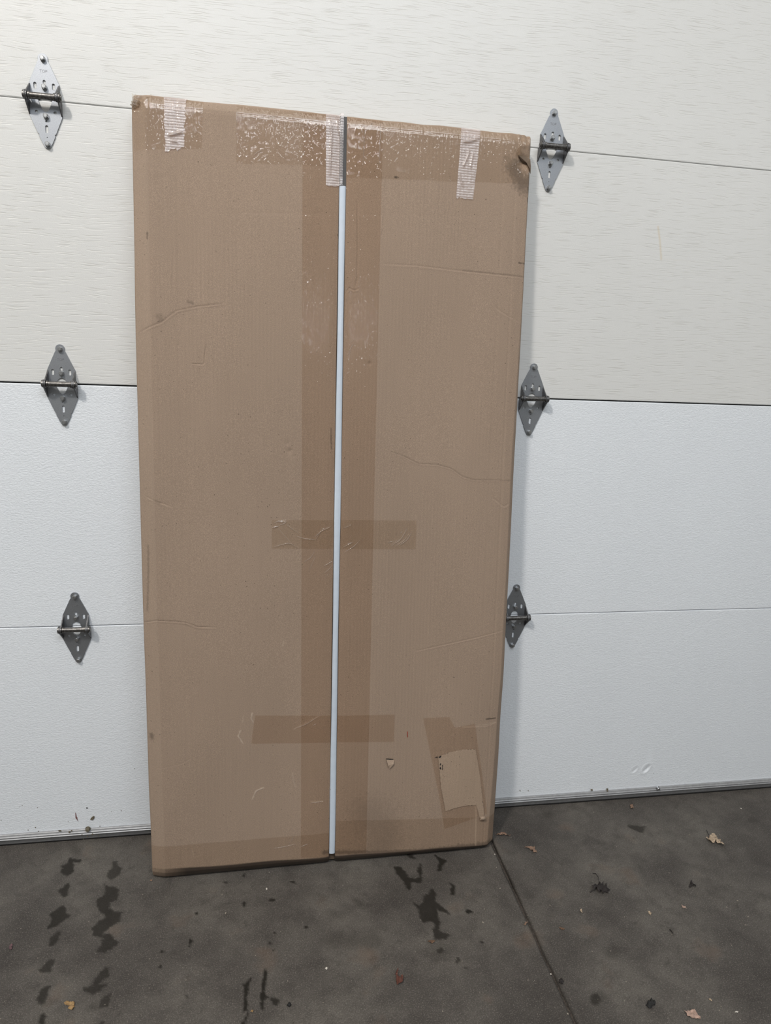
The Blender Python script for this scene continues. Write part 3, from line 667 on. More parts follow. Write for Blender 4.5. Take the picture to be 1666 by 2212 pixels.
# white foam edge showing in the gap
vs = np.linspace(uv(718, 1843)[1], uv(741, 402)[1], 300); na = 13
V = []
for v in vs:
    r = 0.0062+0.0004*math.sin(v*9)
    for k in range(na):
        a = math.pi*k/(na-1)*1.0
        V.append((gap_u(v)-r*math.cos(a)*1.04, -0.0035*math.sin(a)+0.0016-0.0007*math.sin(v*17), v))
link('foam_strip', mesh_np('foam_strip', V, grid_quads(len(vs), na, flip=True)), M_FOAM, box, True)
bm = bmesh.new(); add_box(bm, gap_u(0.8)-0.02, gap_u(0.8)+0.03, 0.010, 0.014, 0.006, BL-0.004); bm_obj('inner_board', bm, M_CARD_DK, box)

# ---- tapes: thin film following the cardboard
def film(name, quad, mat, lift=0.0004, step=0.0028, rag=(0, 0, 0, 0), wrinkle=0.0, seed=1, parent=None, bridge=False, puckers=()):
    """quad = TL, TR, BR, BL in (u, v); rag = raggedness of top, right, bottom, left edges"""
    (a, b, c, d) = [np.array(q) for q in quad]
    nu = max(3, int(max(np.linalg.norm(b-a), np.linalg.norm(c-d))/step)); nv = max(3, int(max(np.linalg.norm(d-a), np.linalg.norm(c-b))/step))
    s, t = np.meshgrid(np.linspace(0, 1, nu), np.linspace(0, 1, nv), indexing='ij')
    U = (a[0]*(1-s)+b[0]*s)*(1-t)+(d[0]*(1-s)+c[0]*s)*t; Vv = (a[1]*(1-s)+b[1]*s)*(1-t)+(d[1]*(1-s)+c[1]*s)*t
    Vv = Vv+rag[0]*vnoise(s*nu/2.5, s*0+seed, seed)*np.clip(1-t*6, 0, 1)+rag[2]*(vnoise(s*nu/2.5, s*0+seed+7, seed)+0.7*vnoise(s*nu/7, s*0+3, seed+2))*np.clip(1-(1-t)*6, 0, 1)
    U = U+rag[1]*vnoise(t*nv/4, t*0+2, seed+3)*np.clip(1-(1-s)*4, 0, 1)+rag[3]*vnoise(t*nv/4, t*0+5, seed+4)*np.clip(1-s*4, 0, 1)
    U = np.clip(U, -0.0005, BW+0.0005); Vc = np.clip(Vv, -0.0005, BL+0.0005)
    H = Hn(np.clip(U, 0, BW), np.clip(Vc, 0, BL))
    if bridge:
        g = np.abs(U-gap_u(Vc)); H = np.where(g < GH, np.maximum(H, 0.0024+0.0*g), H)
    H = H+lift+wrinkle*np.abs(fbm(U*90, Vc*60, seed+9, 3))
    for pts, hgt, w in puckers:
        dd, _, al = seg_dist(U, Vc, pts); H += hgt*np.exp(-(dd/w)**2)*np.clip(np.minimum(al, 1-al)*5+0.3, 0, 1)
    Ux = U-np.where(U < 0.35, (0.0045*np.sin(np.clip(Vc/BL, 0, 1)*math.pi)+0.0012*vnoise(Vc*9, Vc*0, 3))*np.clip(1-U/0.2, 0, 1), 0)
    Ux = Ux+np.where(U > 0.45, (0.0018*np.sin(Vc*3)+0.0014*vnoise(Vc*9, Vc*0, 5))*np.clip(1-(BW-U)/0.2, 0, 1), 0)
    V = np.stack([Ux, -H, Vc], -1).reshape(-1, 3)
    return link(name, mesh_np(name, V, grid_quads(nu, nv)), mat, parent or box, True)
def gpt(px_y, side):   # point beside the gap at the height of image row px_y
    v = uv(730, px_y)[1]; return (gap_u(v)+side*(GH+0.0004), v)
TOPV = BL+0.0005
def top_at(px): return (uv(px, 230)[0], TOPV)
# the two long bands beside the gap
film('packing_tape', [(uv(652, 480)[0], TOPV-0.004), (gap_u(BL)-GH-0.0004, TOPV-0.004), gpt(1850, -1), (uv(650, 1852)[0], uv(650, 1852)[1])], M_TAPE, 0.0004, seed=2)
film('packing_tape', [(gap_u(BL)+GH+0.0004, TOPV-0.004), (uv(826, 330)[0], TOPV-0.004), uv(791, 1842), gpt(1846, 1)], M_TAPE, 0.0004, seed=3)
film('gap_film', [(gap_u(BL)-GH, BL-0.01), (gap_u(BL)+GH, BL-0.01), gpt(1842, 1), gpt(1842, -1)], mat_film('clear_film_over_gap', (0.97, 0.975, 0.98), 0.05, 0.14, 0.5), 0.0005, 0.0025, bridge=True, seed=6,
     puckers=[(uvs([(712, 1700), (720, 1706), (727, 1704)]), 0.0022, 0.0016), (uvs([(727, 1690), (720, 1706), (712, 1716)]), 0.002, 0.0014)])
PK = [(uvs([(590, 1182), (626, 1172), (643, 1184)]), 0.0013, 0.0013), (uvs([(620, 1134), (645, 1152)]), 0.0014, 0.0013), (uvs([(656, 1165), (684, 1166)]), 0.0014, 0.0012),
      (uvs([(684, 1156), (698, 1144), (718, 1136)]), 0.0018, 0.0014), (uvs([(680, 1166), (692, 1150), (700, 1140)]), 0.0014, 0.0012), (uvs([(590, 1140), (605, 1128), (620, 1126)]), 0.0024, 0.0022),
      (uvs([(740, 1140), (758, 1134)]), 0.0012, 0.0012), (uvs([(742, 1182), (760, 1172)]), 0.0016, 0.0013), (uvs([(845, 1177), (865, 1166), (876, 1150), (880, 1142)]), 0.0018, 0.0013),
      (uvs([(850, 1180), (872, 1168), (884, 1150)]), 0.0018, 0.0012), (uvs([(860, 1178), (878, 1166), (888, 1152)]), 0.0014, 0.0012), (uvs([(765, 1176), (775, 1166), (780, 1158)]), 0.0012, 0.0013)]
film('cross_tape', [uv(587, 1123), uv(722, 1123.5), gpt(1185, -1), uv(587, 1185)], M_TAPE_WR, 0.0009, 0.0016, (0, 0, 0, 0.001), 0.0006, 7, puckers=PK)
film('cross_tape', [gpt(1123, 1), uv(900, 1124), uv(898, 1186), gpt(1186, 1)], M_TAPE_WR, 0.0009, 0.0016, (0, 0, 0, 0), 0.0006, 8, puckers=PK)
PK2 = [(uvs([(636, 1575), (665, 1562), (692, 1546)]), 0.0014, 0.0012), (uvs([(672, 1566), (685, 1563)]), 0.0014, 0.0012)]
film('cross_tape', [uv(551, 1545), gpt(1545, -1), gpt(1603, -1), uv(543, 1606)], M_TAPE, 0.0009, 0.002, (0, 0, 0.001, 0.001), 0.0002, 9, puckers=PK2)
film('cross_tape', [gpt(1546, 1), uv(853, 1543), uv(851, 1602), gpt(1603, 1)], M_TAPE, 0.0009, 0.002, (0, 0, 0, 0), 0.0002, 10)
# glossy tape over the top edge
film('top_tape', [(0.0, TOPV), (uv(440, 230)[0], TOPV), uv(436, 322), uv(290, 324)], M_TAPE_SH, 0.0006, 0.0018, (0, 0, 0.002, 0), 0.0002, 12)
film('top_tape', [(uv(511, 240)[0], TOPV-0.004), (gap_u(BL)-GH-0.0004, TOPV-0.002), gpt(360, -1), uv(511, 352)], M_TAPE_SH, 0.0010, 0.0018, (0.003, 0, 0.003, 0.001), 0.0002, 13)
film('top_tape', [(gap_u(BL)+GH+0.0004, TOPV-0.002), (BW, TOPV-0.001), uv(1147, 398), gpt(382, 1)], M_TAPE_SH, 0.0010, 0.0018, (0.002, 0, 0.002, 0), 0.0003, 14)
# tape along the bottom
film('bottom_tape', [uv(322, 1832), uv(492, 1808), uv(700, 1862), (0.001, 0.0)], M_TAPE, 0.0006, 0.003, (0, 0, 0, 0), 0.0003, 15) if False else None
film('bottom_tape', [(0.001, uv(330, 1830)[1]), (gap_u(0)-GH-0.0004, uv(700, 1800)[1]), (gap_u(0)-GH-0.0004, 0.0), (0.001, 0.0)], M_TAPE_SH, 0.0009, 0.003, (0.001, 0, 0, 0), 0.0004, 15)
film('bottom_tape', [(gap_u(0)+GH+0.0004, uv(760, 1770)[1]), (BW-0.001, uv(1060, 1765)[1]), (BW-0.001, 0.0), (gap_u(0)+GH+0.0004, 0.0)], M_TAPE_SH, 0.0009, 0.003, (0.001, 0, 0, 0), 0.0004, 16)
M_CRS = mat_film('film_crease', (0.97, 0.95, 0.93), 0.16, 0.08, 0.3, 0.22)
def crease_line(name, pts, r=0.0005, mat=None):
    P = [uv(*p) for p in pts]; Q = []
    for (a, b), (c, d) in zip(P[:-1], P[1:]):
        for k in range(5): Q.append((a+(c-a)*k/5, b+(d-b)*k/5))
    Q.append(P[-1]); A = np.array(Q)
    for _ in range(2): A[1:-1] = (A[:-2]+A[1:-1]*2+A[2:])/4
    H = Hn(A[:, 0], A[:, 1]); V = []
    T = np.gradient(A, axis=0); T /= np.linalg.norm(T, axis=1)[:, None]+1e-9
    for i in range(len(A)):
        rr = r*max(0.12, math.sin(math.pi*(i+0.4)/(len(A)-0.2))**0.6)
        for k in range(5):
            an = math.pi*k/4; V.append((A[i, 0]-T[i, 1]*rr*math.cos(an), -(H[i]+0.0012+rr*1.5*math.sin(an)), A[i, 1]+T[i, 0]*rr*math.cos(an)))
    return link(name, mesh_np(name, V, grid_quads(len(A), 5)), mat or M_CRS, box, True)
for pts, w in [([(590, 1182), (626, 1172), (643, 1184)], .5), ([(620, 1134), (632, 1143), (645, 1152)], .4), ([(600, 1140), (614, 1156), (628, 1172)], .3), ([(640, 1158), (660, 1164), (684, 1166)], .5), ([(680, 1160), (692, 1148), (718, 1136)], .6), ([(682, 1166), (688, 1155), (697, 1142)], .5),
  ([(740, 1141), (750, 1138), (760, 1133)], .4), ([(742, 1182), (752, 1176), (762, 1171)], .6), ([(742, 1194), (765, 1180), (778, 1166)], .5), ([(846, 1178), (864, 1167), (874, 1152), (878, 1142)], .6), ([(855, 1180), (873, 1167), (884, 1152)], .5), ([(862, 1178), (880, 1166), (889, 1150)], .6), ([(838, 1172), (852, 1168)], .4), ([(864, 1152), (868, 1149)], .5),
  ([(588, 1140), (594, 1138), (602, 1137)], 1.1), ([(592, 1130), (602, 1125), (612, 1128), (620, 1126)], .8), ([(604, 1134), (612, 1132), (618, 1128)], .6), ([(656, 1214), (672, 1204), (680, 1190)], .4), ([(666, 1236), (676, 1214), (682, 1200)], .3), ([(700, 1222), (710, 1217), (718, 1212)], .6), ([(700, 1238), (712, 1228), (718, 1221)], .4), ([(702, 1246), (712, 1238)], .3),
  ([(636, 1574), (662, 1564), (690, 1546)], .45), ([(676, 1567), (684, 1563)], .5), ([(752, 762), (760, 748), (764, 742)], .5), ([(747, 770), (758, 758)], .5), ([(756, 742), (764, 734)], .4), ([(712, 1703), (718, 1708), (727, 1704)], .9), ([(726, 1690), (721, 1702), (714, 1714)], .7), ([(711, 1700), (712, 1710), (711, 1750)], .5),
  ([(546, 1540), (543, 1552), (547, 1560)], .5), ([(520, 1576), (515, 1590), (525, 1606)], .6), ([(570, 1701), (553, 1708), (545, 1727)], .55), ([(671, 1734), (698, 1730)], .45), ([(640, 1795), (620, 1832)], .3) , ([(590, 1832), (610, 1829), (640, 1822)], .4), ([(650, 1828), (665, 1822)], .5), ([(630, 1672), (636, 1690), (638, 1700)], .35),
  ([(511, 240), (511, 272)], .4), ([(512, 252), (560, 256), (610, 250)], .4), ([(985, 312), (1010, 314)], .6), ([(548, 336), (558, 328), (566, 325)], .7), ([(800, 270), (806, 266)], .7), ([(822, 262), (821, 300), (819, 360)], .6), ([(788, 280), (786, 320), (784, 360)], .5)]:
    crease_line('tape_wrinkle', pts, w*0.001)
# whitish strapping tape pieces
f1 = film('strapping_tape', [(uv(353, 230)[0], TOPV+0.0001), (uv(404, 230)[0], TOPV+0.0001), uv(397, 322), uv(358, 326)], M_FIL, 0.0016, 0.0014, (0, 0.004, 0.006, 0.004), 0.0007, 21,
     puckers=[(uvs([(366, 294), (378, 291), (394, 287)]), 0.004, 0.0024), (uvs([(372, 306), (384, 308)]), 0.002, 0.002)])
f2 = film('strapping_tape', [(uv(704, 260)[0], TOPV+0.0001), (uv(738, 262)[0]+0.004, TOPV+0.0001), (gap_u(uv(735, 402)[1])-0.001, uv(735, 402)[1]), uv(704, 402)], M_FIL, 0.0017, 0.0014, (0, 0, 0.003, 0), 0.0005, 22, bridge=True,
     puckers=[(uvs([(712, 255), (716, 290), (712, 380)]), 0.002, 0.0018), (uvs([(728, 258), (736, 300), (736, 380)]), 0.003, 0.0022)])
f3 = film('strapping_tape', [(uv(997, 290)[0], TOPV+0.0001), (uv(1039, 292)[0], TOPV+0.0001), uv(1022, 432), uv(985, 428)], M_FIL, 0.0017, 0.0014, (0, 0, 0.003, 0), 0.0004, 23,
     puckers=[(uvs([(1000, 362), (1012, 335), (1013, 325)]), 0.002, 0.0016), (uvs([(1016, 365), (1022, 330)]), 0.0018, 0.0016), (uvs([(991, 378), (1000, 405)]), 0.0015, 0.0016), (uvs([(1000, 308), (1020, 306), (1036, 298)]), 0.003, 0.0024)])
# label remains at the lower right
def sheet(name, pts, mat, lift, thick=0.0003, seed=1):
    """thin polygonal sheet following the cardboard"""
    A = np.array(pts); lo = A.min(0); hi = A.max(0); st = 0.002
    us = np.arange(lo[0]-st, hi[0]+2*st, st); vs = np.arange(lo[1]-st, hi[1]+2*st, st)
    U, Vv = np.meshgrid(us, vs, indexing='ij'); sd = poly_sd(U, Vv, pts)
    # pull boundary vertices onto the outline
    gy, gx = np.gradient(sd, st)[::-1]; nrm = np.hypot(gx, gy)+1e-9
    near = (sd > 0) & (sd < st*1.5); U = np.where(near, U-sd*gx/nrm, U); Vv = np.where(near, Vv-sd*gy/nrm, Vv)
    keep = sd < st*1.5
    H = Hn(np.clip(U, 0, BW), np.clip(Vv, 0, BL))+lift
    V = np.stack([U+np.where(U > 0.45, (0.0018*np.sin(Vv*3)+0.0014*vnoise(Vv*9, Vv*0, 5))*np.clip(1-(BW-U)/0.2, 0, 1), 0), -H, Vv], -1).reshape(-1, 3); Q = grid_quads(len(us), len(vs), flip=True)
    Q = Q[keep.ravel()[Q].all(1)]
    used = np.unique(Q); mp = -np.ones(len(V), int); mp[used] = np.arange(len(used))
    return link(name, mesh_np(name, V[used], mp[Q]), mat, box, True)
sheet('label_tape', uvs([(914, 1551), (970, 1548), (982, 1571), (1025, 1562), (1052, 1757), (960, 1790), (948, 1718)]), M_TAPE, 0.0012)
sheet('torn_label', uvs([(946, 1634), (970, 1624), (1000, 1618), (1026, 1617), (1036, 1680), (1046, 1766), (1036, 1768), (1028, 1738), (1000, 1740), (962, 1751), (952, 1700)]), M_CARD_PALE, 0.0017)
# ink left on the torn label
M_INK = plain('black_ink', (0.012, 0.011, 0.012, 1), 0.6)
for pts in ([(948, 1634), (952, 1631), (953, 1634), (949, 1637)], [(939, 1635), (945, 1633), (945, 1635)], [(950, 1649), (952, 1647), (952, 1652), (950, 1652)], [(949, 1658), (952, 1655), (953, 1661), (951, 1661)], [(955, 1652), (957, 1650), (956, 1657), (957, 1663), (955, 1661)]):
    u3 = [(*uv(*p),) for p in pts]
    bm = bmesh.new(); h = float(Hn(np.array([u3[0][0]]), np.array([u3[0][1]]))[0])+0.0022
    f = bm.faces.new([bm.verts.new((a, -h, b)) for a, b in u3]); r = bmesh.ops.extrude_face_region(bm, geom=[f])
    bmesh.ops.translate(bm, verts=[g for g in r['geom'] if isinstance(g, bmesh.types.BMVert)], vec=(0, 0.0006, 0))
    bm_obj('ink_mark', bm, M_INK, box)
# curl of torn paper at the end of the label strip
c0 = uv(1041, 1763); V = []
for i in range(15):
    a = -0.5+i/14*4.6; r = 0.0068-0.0002*i
    for s in (-1, 1): V.append((c0[0]+s*0.0058+0.0006*math.sin(a), -(0.0050+Hn(np.array([c0[0]]), np.array([c0[1]]))[0]-r*math.cos(a)), c0[1]-r*math.sin(a)*1.1))
o = link('paper_curl', mesh_np('paper_curl', V, grid_quads(15, 2)), M_CARD_LT, box, True)
o.modifiers.new('s', 'SOLIDIFY').thickness = 0.0004
# small torn flap with a hole above it
def flap(name, pts, lifts, mat):
    bm = bmesh.new(); vv = []
    for (x, y), l in zip(pts, lifts):
        a, b = uv(x, y); h = float(Hn(np.array([a]), np.array([b]))[0]); vv.append(bm.verts.new((a, -(h+l), b)))
    c = bm.verts.new(sum((v.co for v in vv), Vector())/len(vv)-Vector((0, 0.0008, 0)))
    for i in range(len(vv)): bm.faces.new((vv[i], vv[(i+1) % len(vv)], c))
    o = bm_obj(name, bm, mat, box); o.modifiers.new('s', 'SOLIDIFY').thickness = 0.0006; return o
flap('torn_flap', [(835, 1640), (851, 1641), (850, 1648), (844, 1656), (841, 1660), (838, 1652)], [0.0015, 0.0015, 0.005, 0.004, 0.002, 0.005], M_CARD_LT)
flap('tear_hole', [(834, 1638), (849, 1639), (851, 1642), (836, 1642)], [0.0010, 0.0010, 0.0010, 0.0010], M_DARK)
flap('red_mark', [(879.6, 1580), (881, 1580), (881, 1592), (879.8, 1592)], [0.0008]*4, plain('red_ink', (0.30, 0.045, 0.025, 1), 0.7))
# torn film and peeled ply at the right top corner
flap('peeled_ply', [(1118, 335), (1134, 336), (1146, 344), (1148, 358), (1148, 374), (1144, 364), (1139, 351), (1128, 345)], [0.002, 0.004, 0.006, 0.004, 0.001, 0.005, 0.007, 0.003], plain('peeled_kraft', (0.17, 0.125, 0.09, 1), 0.85, 0, 0.3))
flap('film_shred', [(1113, 331), (1120, 318), (1124, 307), (1127, 320), (1137, 329), (1128, 338), (1118, 337)], [0.001, 0.004, 0.006, 0.006, 0.004, 0.007, 0.003], M_TAPE_SH)
flap('film_shred', [(1102, 359), (1126, 346), (1134, 341), (1129, 349), (1112, 358)], [0.001, 0.004, 0.002, 0.003, 0.001], M_TAPE_SH)
# ragged film standing up from the left top corner
def ragged(name, base, tops, depth, mat):
    bm = bmesh.new(); a = []; b = []
    for i, ((x0, y0), (x1, y1)) in enumerate(zip(base, tops)):
        u0, v0 = uv(x0, y0); u1, v1 = uv(x1, y1); a.append(bm.verts.new((u0, 0.004+0.002*math.sin(i*2.1), v0))); b.append(bm.verts.new((u1, 0.005+depth*math.sin(i*1.7+1), v1)))
    for i in range(len(a)-1): bm.faces.new((a[i], a[i+1], b[i+1], b[i]))
    return bm_obj(name, bm, mat, box)
ragged('corner_film', [(285, 214), (289, 212), (294, 211), (300, 210), (307, 210), (316, 211), (324, 211), (332, 213)], [(283, 197), (288, 201), (292, 202), (297, 205), (304, 201), (311, 206), (319, 208), (331, 211)], 0.004, M_FILM)
ragged('corner_film', [(322, 211), (326, 211), (330, 212)], [(324, 199), (329, 204), (327, 206)], 0.003, M_FILM)
# crumpled knot of film and tape on the left top corner
bm = bmesh.new(); bmesh.ops.create_icosphere(bm, subdivisions=4, radius=1.0)
cu_, cv_ = uv(292, 222)
for v in bm.verts:
    p = v.co.copy(); q = 1+0.35*math.sin(p.x*5+p.z*9)+0.25*math.sin(p.z*17+p.x*6+p.y*8)
    v.co = Vector((cu_+p.x*0.007*q, 0.0060+p.y*0.006*q, cv_+p.z*0.005*q+p.x*0.002))
bm_obj('crumpled_film', bm, M_FILM, box, True)
# dark slit at the top of the gap
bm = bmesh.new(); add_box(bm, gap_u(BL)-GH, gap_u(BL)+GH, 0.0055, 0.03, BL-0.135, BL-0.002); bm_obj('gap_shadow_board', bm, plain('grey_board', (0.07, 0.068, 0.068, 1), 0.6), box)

# ------------------------------------------------------------------ dry leaves and litter on the floor
def leaf_mat(name, c): return plain(name, c, 0.75, 0, 0.35, 220)
M_TAN = leaf_mat('leaf_tan', (0.36, 0.28, 0.20, 1)); M_BRN = leaf_mat('leaf_brown', (0.13, 0.075, 0.045, 1)); M_DKL = leaf_mat('leaf_dark', (0.014, 0.010, 0.009, 1))
M_PINK = leaf_mat('leaf_pinkish', (0.36, 0.25, 0.20, 1)); M_RED = leaf_mat('leaf_red', (0.10, 0.035, 0.023, 1)); M_YEL = leaf_mat('leaf_yellow', (0.28, 0.175, 0.075, 1)); M_ORG = leaf_mat('leaf_orange', (0.20, 0.125, 0.085, 1)); M_BLK = leaf_mat('black_bit', (0.008, 0.008, 0.008, 1)); M_WHT = leaf_mat('white_bit', (0.6, 0.56, 0.5, 1)); M_PUR = leaf_mat('leaf_purple', (0.10, 0.055, 0.06, 1))
def leaf(name, pts, mat, label, cat, hgt=0.006, stem=None, seed=1, group=None):
    rr = random.Random(seed)
    for _ in range(2 if hgt > 0.0025 else 0):
        q = []
        for (ax, ay), (bx, by) in zip(pts, pts[1:]+pts[:1]):
            k = rr.uniform(-0.2, 0.2); q += [(ax, ay), ((ax+bx)/2-(by-ay)*k, (ay+by)/2+(bx-ax)*k*0.7)]
        pts = q
    F = [on_floor(*p, z=hgt*0.4) for p in pts]; cx = sum(p[0] for p in F)/len(F); cy = sum(p[1] for p in F)/len(F)
    root = empty(name, (cx, cy, 0)); bm = bmesh.new()
    vs = [bm.verts.new((x-cx, y-cy, 0)) for x, y in F]
    f = bm.faces.new(vs); bmesh.ops.triangulate(bm, faces=[f]); bmesh.ops.subdivide_edges(bm, edges=bm.edges, cuts=3, use_grid_fill=True)
    sz = max(max(abs(x-cx), abs(y-cy)) for x, y in F)
    lowest = 9
    for v in bm.verts:
        n = float(fbm(np.array(v.co.x*2.6/sz+seed), np.array(v.co.y*2.6/sz+seed*2), seed, 3)); v.co.z = hgt*(0.55+1.2*n)
        lowest = min(lowest, v.co.z)
    for v in bm.verts: v.co.z += 0.0004-lowest
    bmesh.ops.recalc_face_normals(bm, faces=bm.faces)
    o = bm_obj('blade', bm, mat, root, True); md = o.modifiers.new('s', 'SOLIDIFY'); md.thickness = 0.0004; md.offset = 1
    if stem:
        Q = [on_floor(*p) for p in stem]; bm = bmesh.new(); prev = None
        for i, (x, y) in enumerate(Q):
            z = 0.0012+hgt*0.4*(1-i/(len(Q)-1)); ring = [bm.verts.new((x-cx+0.0007*math.cos(a*1.2566), y-cy+0.0005*math.sin(a*1.2566), z+0.0007*math.sin(a*1.2566))) for a in range(5)]
            if prev:
                for a in range(5): bm.faces.new((prev[a], prev[(a+1) % 5], ring[(a+1) % 5], ring[a]))
            else: bm.faces.new(ring)
            prev = ring
        bm.faces.new(prev[::-1]); bm_obj('stem', bm, M_DKL, root)
    return tag(root, label, cat, group)
leaf('dry_leaf', [(1525, 1813), (1530, 1810), (1538, 1805), (1547, 1807), (1555, 1814), (1560, 1821), (1565, 1828), (1558, 1826), (1550, 1823), (1546, 1817), (1543, 1821), (1537, 1820), (1531, 1816)], M_TAN,
     'curled pale tan dry leaf with thin dark stalk on the concrete at right', 'leaf', 0.010, [(1532, 1808), (1529, 1802), (1527, 1794)], 3)
leaf('dry_leaf', [(1271, 1930), (1280, 1924), (1278, 1918), (1287, 1914), (1284, 1906), (1291, 1910), (1294, 1906), (1298, 1914), (1305, 1908), (1304, 1915), (1311, 1910), (1311, 1917), (1319, 1920), (1313, 1923), (1315, 1929), (1307, 1925), (1304, 1931), (1299, 1924), (1293, 1929), (1290, 1922), (1283, 1929), (1281, 1925)], M_DKL,
     'dark crumpled leaf with a long thin curved stalk on the concrete', 'leaf', 0.010, [(1294, 1910), (1292, 1897), (1287, 1889), (1281, 1888)], 5)
leaf('dry_leaf', [(1490, 1917), (1493, 1903), (1498, 1908), (1504, 1913), (1503, 1917), (1497, 1913)], M_DKL, 'small nearly black leaf scrap, folded, between the tan leaf and frame right', 'leaf', 0.006, None, 7)
leaf('dry_leaf', [(1478, 2187), (1497, 2182), (1504, 2190), (1513, 2205), (1498, 2198)], M_PINK, 'pinkish tan triangular leaf piece at the bottom right of the floor', 'leaf', 0.006, None, 9)
leaf('dry_leaf', [(853, 2107), (860, 2098), (859, 2108), (865, 2114), (867, 2108), (870, 2106), (871, 2118), (868, 2124), (858, 2126), (856, 2116)], M_RED, 'dark red curled leaf lying alone below the middle of the box', 'leaf', 0.009, None, 11)
leaf('dry_leaf', [(138, 2167), (150, 2164), (161, 2165), (161, 2176), (157, 2182), (147, 2179), (151, 2172), (141, 2172)], M_YEL, 'yellow-brown angular leaf fragment between the two dark stain trails', 'leaf', 0.003, None, 13)
leaf('dry_leaf', [(1069, 1804), (1082, 1799), (1090, 1799), (1104, 1804), (1094, 1805), (1086, 1805), (1076, 1806)], M_ORG, 'thin shredded orange-brown leaf in the box shadow by its right corner', 'leaf', 0.006, None, 15)
leaf('dry_leaf', [(1133, 1832), (1146, 1829), (1156, 1829), (1157, 1835), (1161, 1842), (1152, 1841), (1146, 1834)], M_ORG, 'torn orange-brown leaf just right of the box corner, clear of its shadow', 'leaf', 0.006, None, 17)
leaf('dry_leaf', [(1361, 1738), (1368, 1738), (1369, 1745), (1363, 1748)], M_ORG, 'tiny orange leaf bit close to the door bottom under the dents', 'leaf', 0.003, None, 19)
leaf('dry_leaf', [(19, 2049), (23, 2039), (27, 2041), (26, 2050), (22, 2053)], M_PUR, 'small purple oval leaf near the left frame edge', 'leaf', 0.003, None, 21)
leaf('leaf_clump', [(1395, 2171), (1400, 2163), (1408, 2161), (1415, 2166), (1413, 2175), (1404, 2178)], M_BLK, 'black wet leaf clump at the bottom, left of the pinkish leaf', 'leaf', 0.007, None, 23)
leaf('leaf_scrap', [(1400, 1967), (1408, 1973), (1406, 1977), (1402, 1973)], M_TAN, 'small beige leaf scrap right of the dark stalked leaf', 'leaf', 0.003, None, 25)
leaf('leaf_scrap', [(1472, 1957), (1480, 1959), (1484, 1963), (1476, 1962)], M_PINK, 'small pink leaf scrap below the nearly black scrap', 'leaf', 0.003, None, 27)
leaf('leaf_scrap', [(1253, 1965), (1256, 1965), (1259, 1972), (1256, 1972)], M_TAN, 'short beige wood chip under the dark stalked leaf', 'leaf', 0.003, None, 29)
leaf('leaf_scrap', [(1208, 2004), (1215, 2004), (1221, 2008), (1214, 2009)], M_BRN, 'small red-brown leaf shred right of the floor joint', 'leaf', 0.003, None, 31)
leaf('leaf_scrap', [(1131, 1999), (1136, 1992), (1141, 1991), (1138, 1997)], M_ORG, 'small orange leaf shred lying on the floor joint', 'leaf', 0.003, None, 33)
leaf('leaf_scrap', [(541, 2186), (545, 2182), (548, 2184), (546, 2188)], M_YEL, 'tiny yellow leaf scrap beside the dark streaks at the bottom', 'leaf', 0.002, None, 35)
leaf('leaf_scrap', [(1531, 2158), (1534, 2157), (1539, 2163), (1536, 2163)], M_TAN, 'tiny beige sliver above right of the pinkish leaf', 'leaf', 0.002, None, 37)
leaf('leaf_scrap', [(1588, 2185), (1595, 2185), (1595, 2188), (1588, 2188)], M_WHT, 'tiny whitish sliver near the bottom right corner', 'leaf', 0.002, None, 39)
leaf('leaf_scrap', [(324, 1901), (329, 1900), (329, 1903), (325, 1904)], M_ORG, 'tiny orange bit at the left bottom corner of the box', 'leaf', 0.002, None, 41)
leaf('leaf_scrap', [(923, 2034), (932, 2031), (940, 2033), (934, 2038)], M_BRN, 'dark red-brown leaf shred under the large dark stain', 'leaf', 0.003, None, 43)
leaf('twig', [(1446, 2008), (1448, 2007), (1455, 2016), (1454, 2017)], M_DKL, 'short dark twig on the concrete right of centre', 'twig', 0.002, None, 45)
leaf('grit_clump', [(1208, 2118), (1214, 2115), (1218, 2122), (1214, 2127), (1208, 2124)], M_DKL, 'dark crumb of dirt sitting in the lower part of the floor joint', 'dirt', 0.004, None, 47)
def pebble(name, px, py, r, mat, label, cat):
    x, y = on_floor(px, py); bm = bmesh.new(); bmesh.ops.create_icosphere(bm, subdivisions=3, radius=r)
    for v in bm.verts:
        k = 1+0.18*math.sin(v.co.x/r*3+1)+0.12*math.sin(v.co.y/r*4+px); v.co = Vector((v.co.x*k, v.co.y*k*0.9, max(v.co.z*0.6*k, -r*0.45)+r*0.45))
    o = bm_obj(name, bm, mat, None, True); o.location = (x, y, 0.0002); tag(o, label, cat)
pebble('pebble', 624.5, 2172, 0.0042, M_BLK, 'round black pebble at the bottom right of two dark streaks', 'pebble')
pebble('paint_chip', 576, 1921, 0.0022, M_WHT, 'white chip just below the box, left of its gap', 'chip')
pebble('paint_chip', 705, 2093, 0.0026, M_WHT, 'dull white chip midway below the box gap', 'chip')
pebble('paint_chip', 1601, 1747, 0.0018, M_WHT, 'small white chip near the door bottom at far right', 'chip')
pebble('paint_chip', 1069, 1846, 0.0016, M_WHT, 'white speck on the floor joint at the box corner', 'chip')
pebble('paint_chip', 1190, 2105, 0.0016, M_WHT, 'white speck low on the floor joint above the dirt crumb', 'chip')
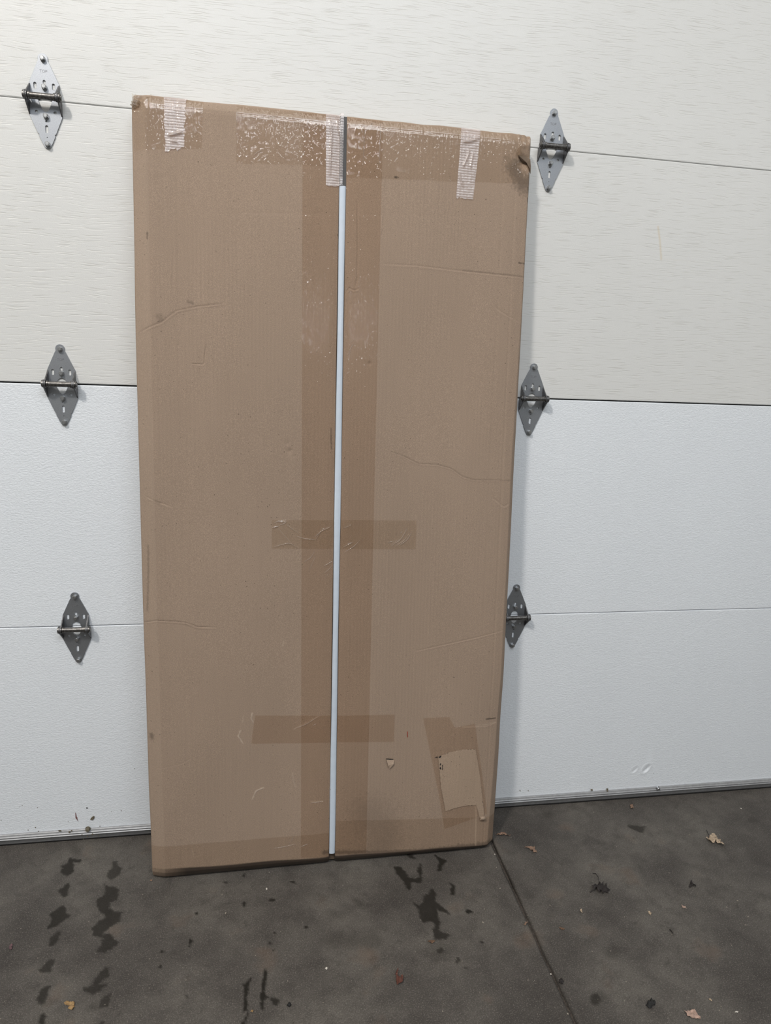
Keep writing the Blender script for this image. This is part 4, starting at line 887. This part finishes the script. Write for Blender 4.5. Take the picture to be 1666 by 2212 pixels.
# loose grit scattered over the slab
rng = np.random.RandomState(4); bm = bmesh.new()
for i in range(260):
    px, py = rng.uniform(0, 1666), rng.uniform(1740, 2212)
    x, y = on_floor(px, py)
    if y > -0.02 or (0.13 < x < 1.0 and y > -0.165): continue
    r = rng.choice([0.0003, 0.0005, 0.0008], p=[0.6, 0.33, 0.07])
    bmesh.ops.create_cube(bm, size=r*2, matrix=Matrix.Translation((x, y, r*0.5)) @ Matrix.Rotation(rng.uniform(0, 3), 4, 'Z') @ Matrix.Diagonal((rng.uniform(0.6, 2.2), 1, 0.6, 1)))
g = bm_obj('floor_grit', bm, plain('pale_grit', (0.24, 0.21, 0.17, 1), 0.8, 0, 0.6, 40)); tag(g, 'pale grit scattered thinly over the dark concrete floor', 'grit', kind='stuff')

# ------------------------------------------------------------------ dried dirt on the door, parts of the door
M_MUD = plain('dried_mud', (0.13, 0.11, 0.075, 1), 0.9, 0, 0.5, 400); M_MAR = plain('maroon_smear', (0.17, 0.075, 0.07, 1), 0.7)
def fleck(pts, mat, y=-0.0004, t=0.0006):
    q = [on_door(a, b, y) for a, b in pts]; bm = bmesh.new(); f = bm.faces.new([bm.verts.new((a, y, b)) for a, b in q])
    r = bmesh.ops.extrude_face_region(bm, geom=[f]); bmesh.ops.translate(bm, verts=[g for g in r['geom'] if isinstance(g, bmesh.types.BMVert)], vec=(0, -t, 0))
    bmesh.ops.recalc_face_normals(bm, faces=bm.faces); bm_obj('dirt_fleck', bm, mat, door)
z6 = lambda L: [(x/4.9, 1650+y/4.9) for x, y in L]
fleck(z6([(798, 515), (804, 520), (812, 560), (822, 572), (818, 578), (830, 612), (822, 600), (806, 578), (800, 572)]), M_MAR)
fleck(z6([(956, 584), (972, 562), (990, 552), (1002, 556), (998, 574), (980, 592), (966, 588)]), M_MUD, t=0.002)
fleck(z6([(912, 462), (930, 462), (932, 470), (914, 471)]), M_DARK)
for cx, cy, r in ((375, 674, 7), (298, 700, 5), (408, 714, 5), (235, 440, 4), (396, 463, 4), (12, 598, 4), (1283, 496, 5), (1180, 505, 3), (1424, 50, 4), (722, 612, 4), (208, 455, 3), (1058, 660, 5)):
    fleck(z6(blob(cx, cy, r, r*0.8)), M_MUD)
for cx, cy, r in ((632, 708, 18), (735, 722, 11), (758, 708, 8), (980, 745, 9), (1042, 764, 5), (868, 750, 6), (884, 796, 5), (926, 770, 7)):
    fleck(z6(blob(cx, cy, r, r*0.45 if r > 12 else r)), M_MUD, -0.0072, 0.0004)
for p in ([(1276, 1705), (1280, 1704), (1281, 1708), (1277, 1708)], [(1310, 1703), (1314, 1703), (1314, 1710), (1311, 1710)], [(1122, 1707), (1124, 1706), (1125, 1709)], [(1412, 1670), (1413, 1670), (1413, 1672)], [(1140, 1707), (1142, 1707), (1142, 1709)]):
    fleck(p, M_MUD if p[0][0] != 1310 else M_DIRTY, -0.0052, 0.0005)
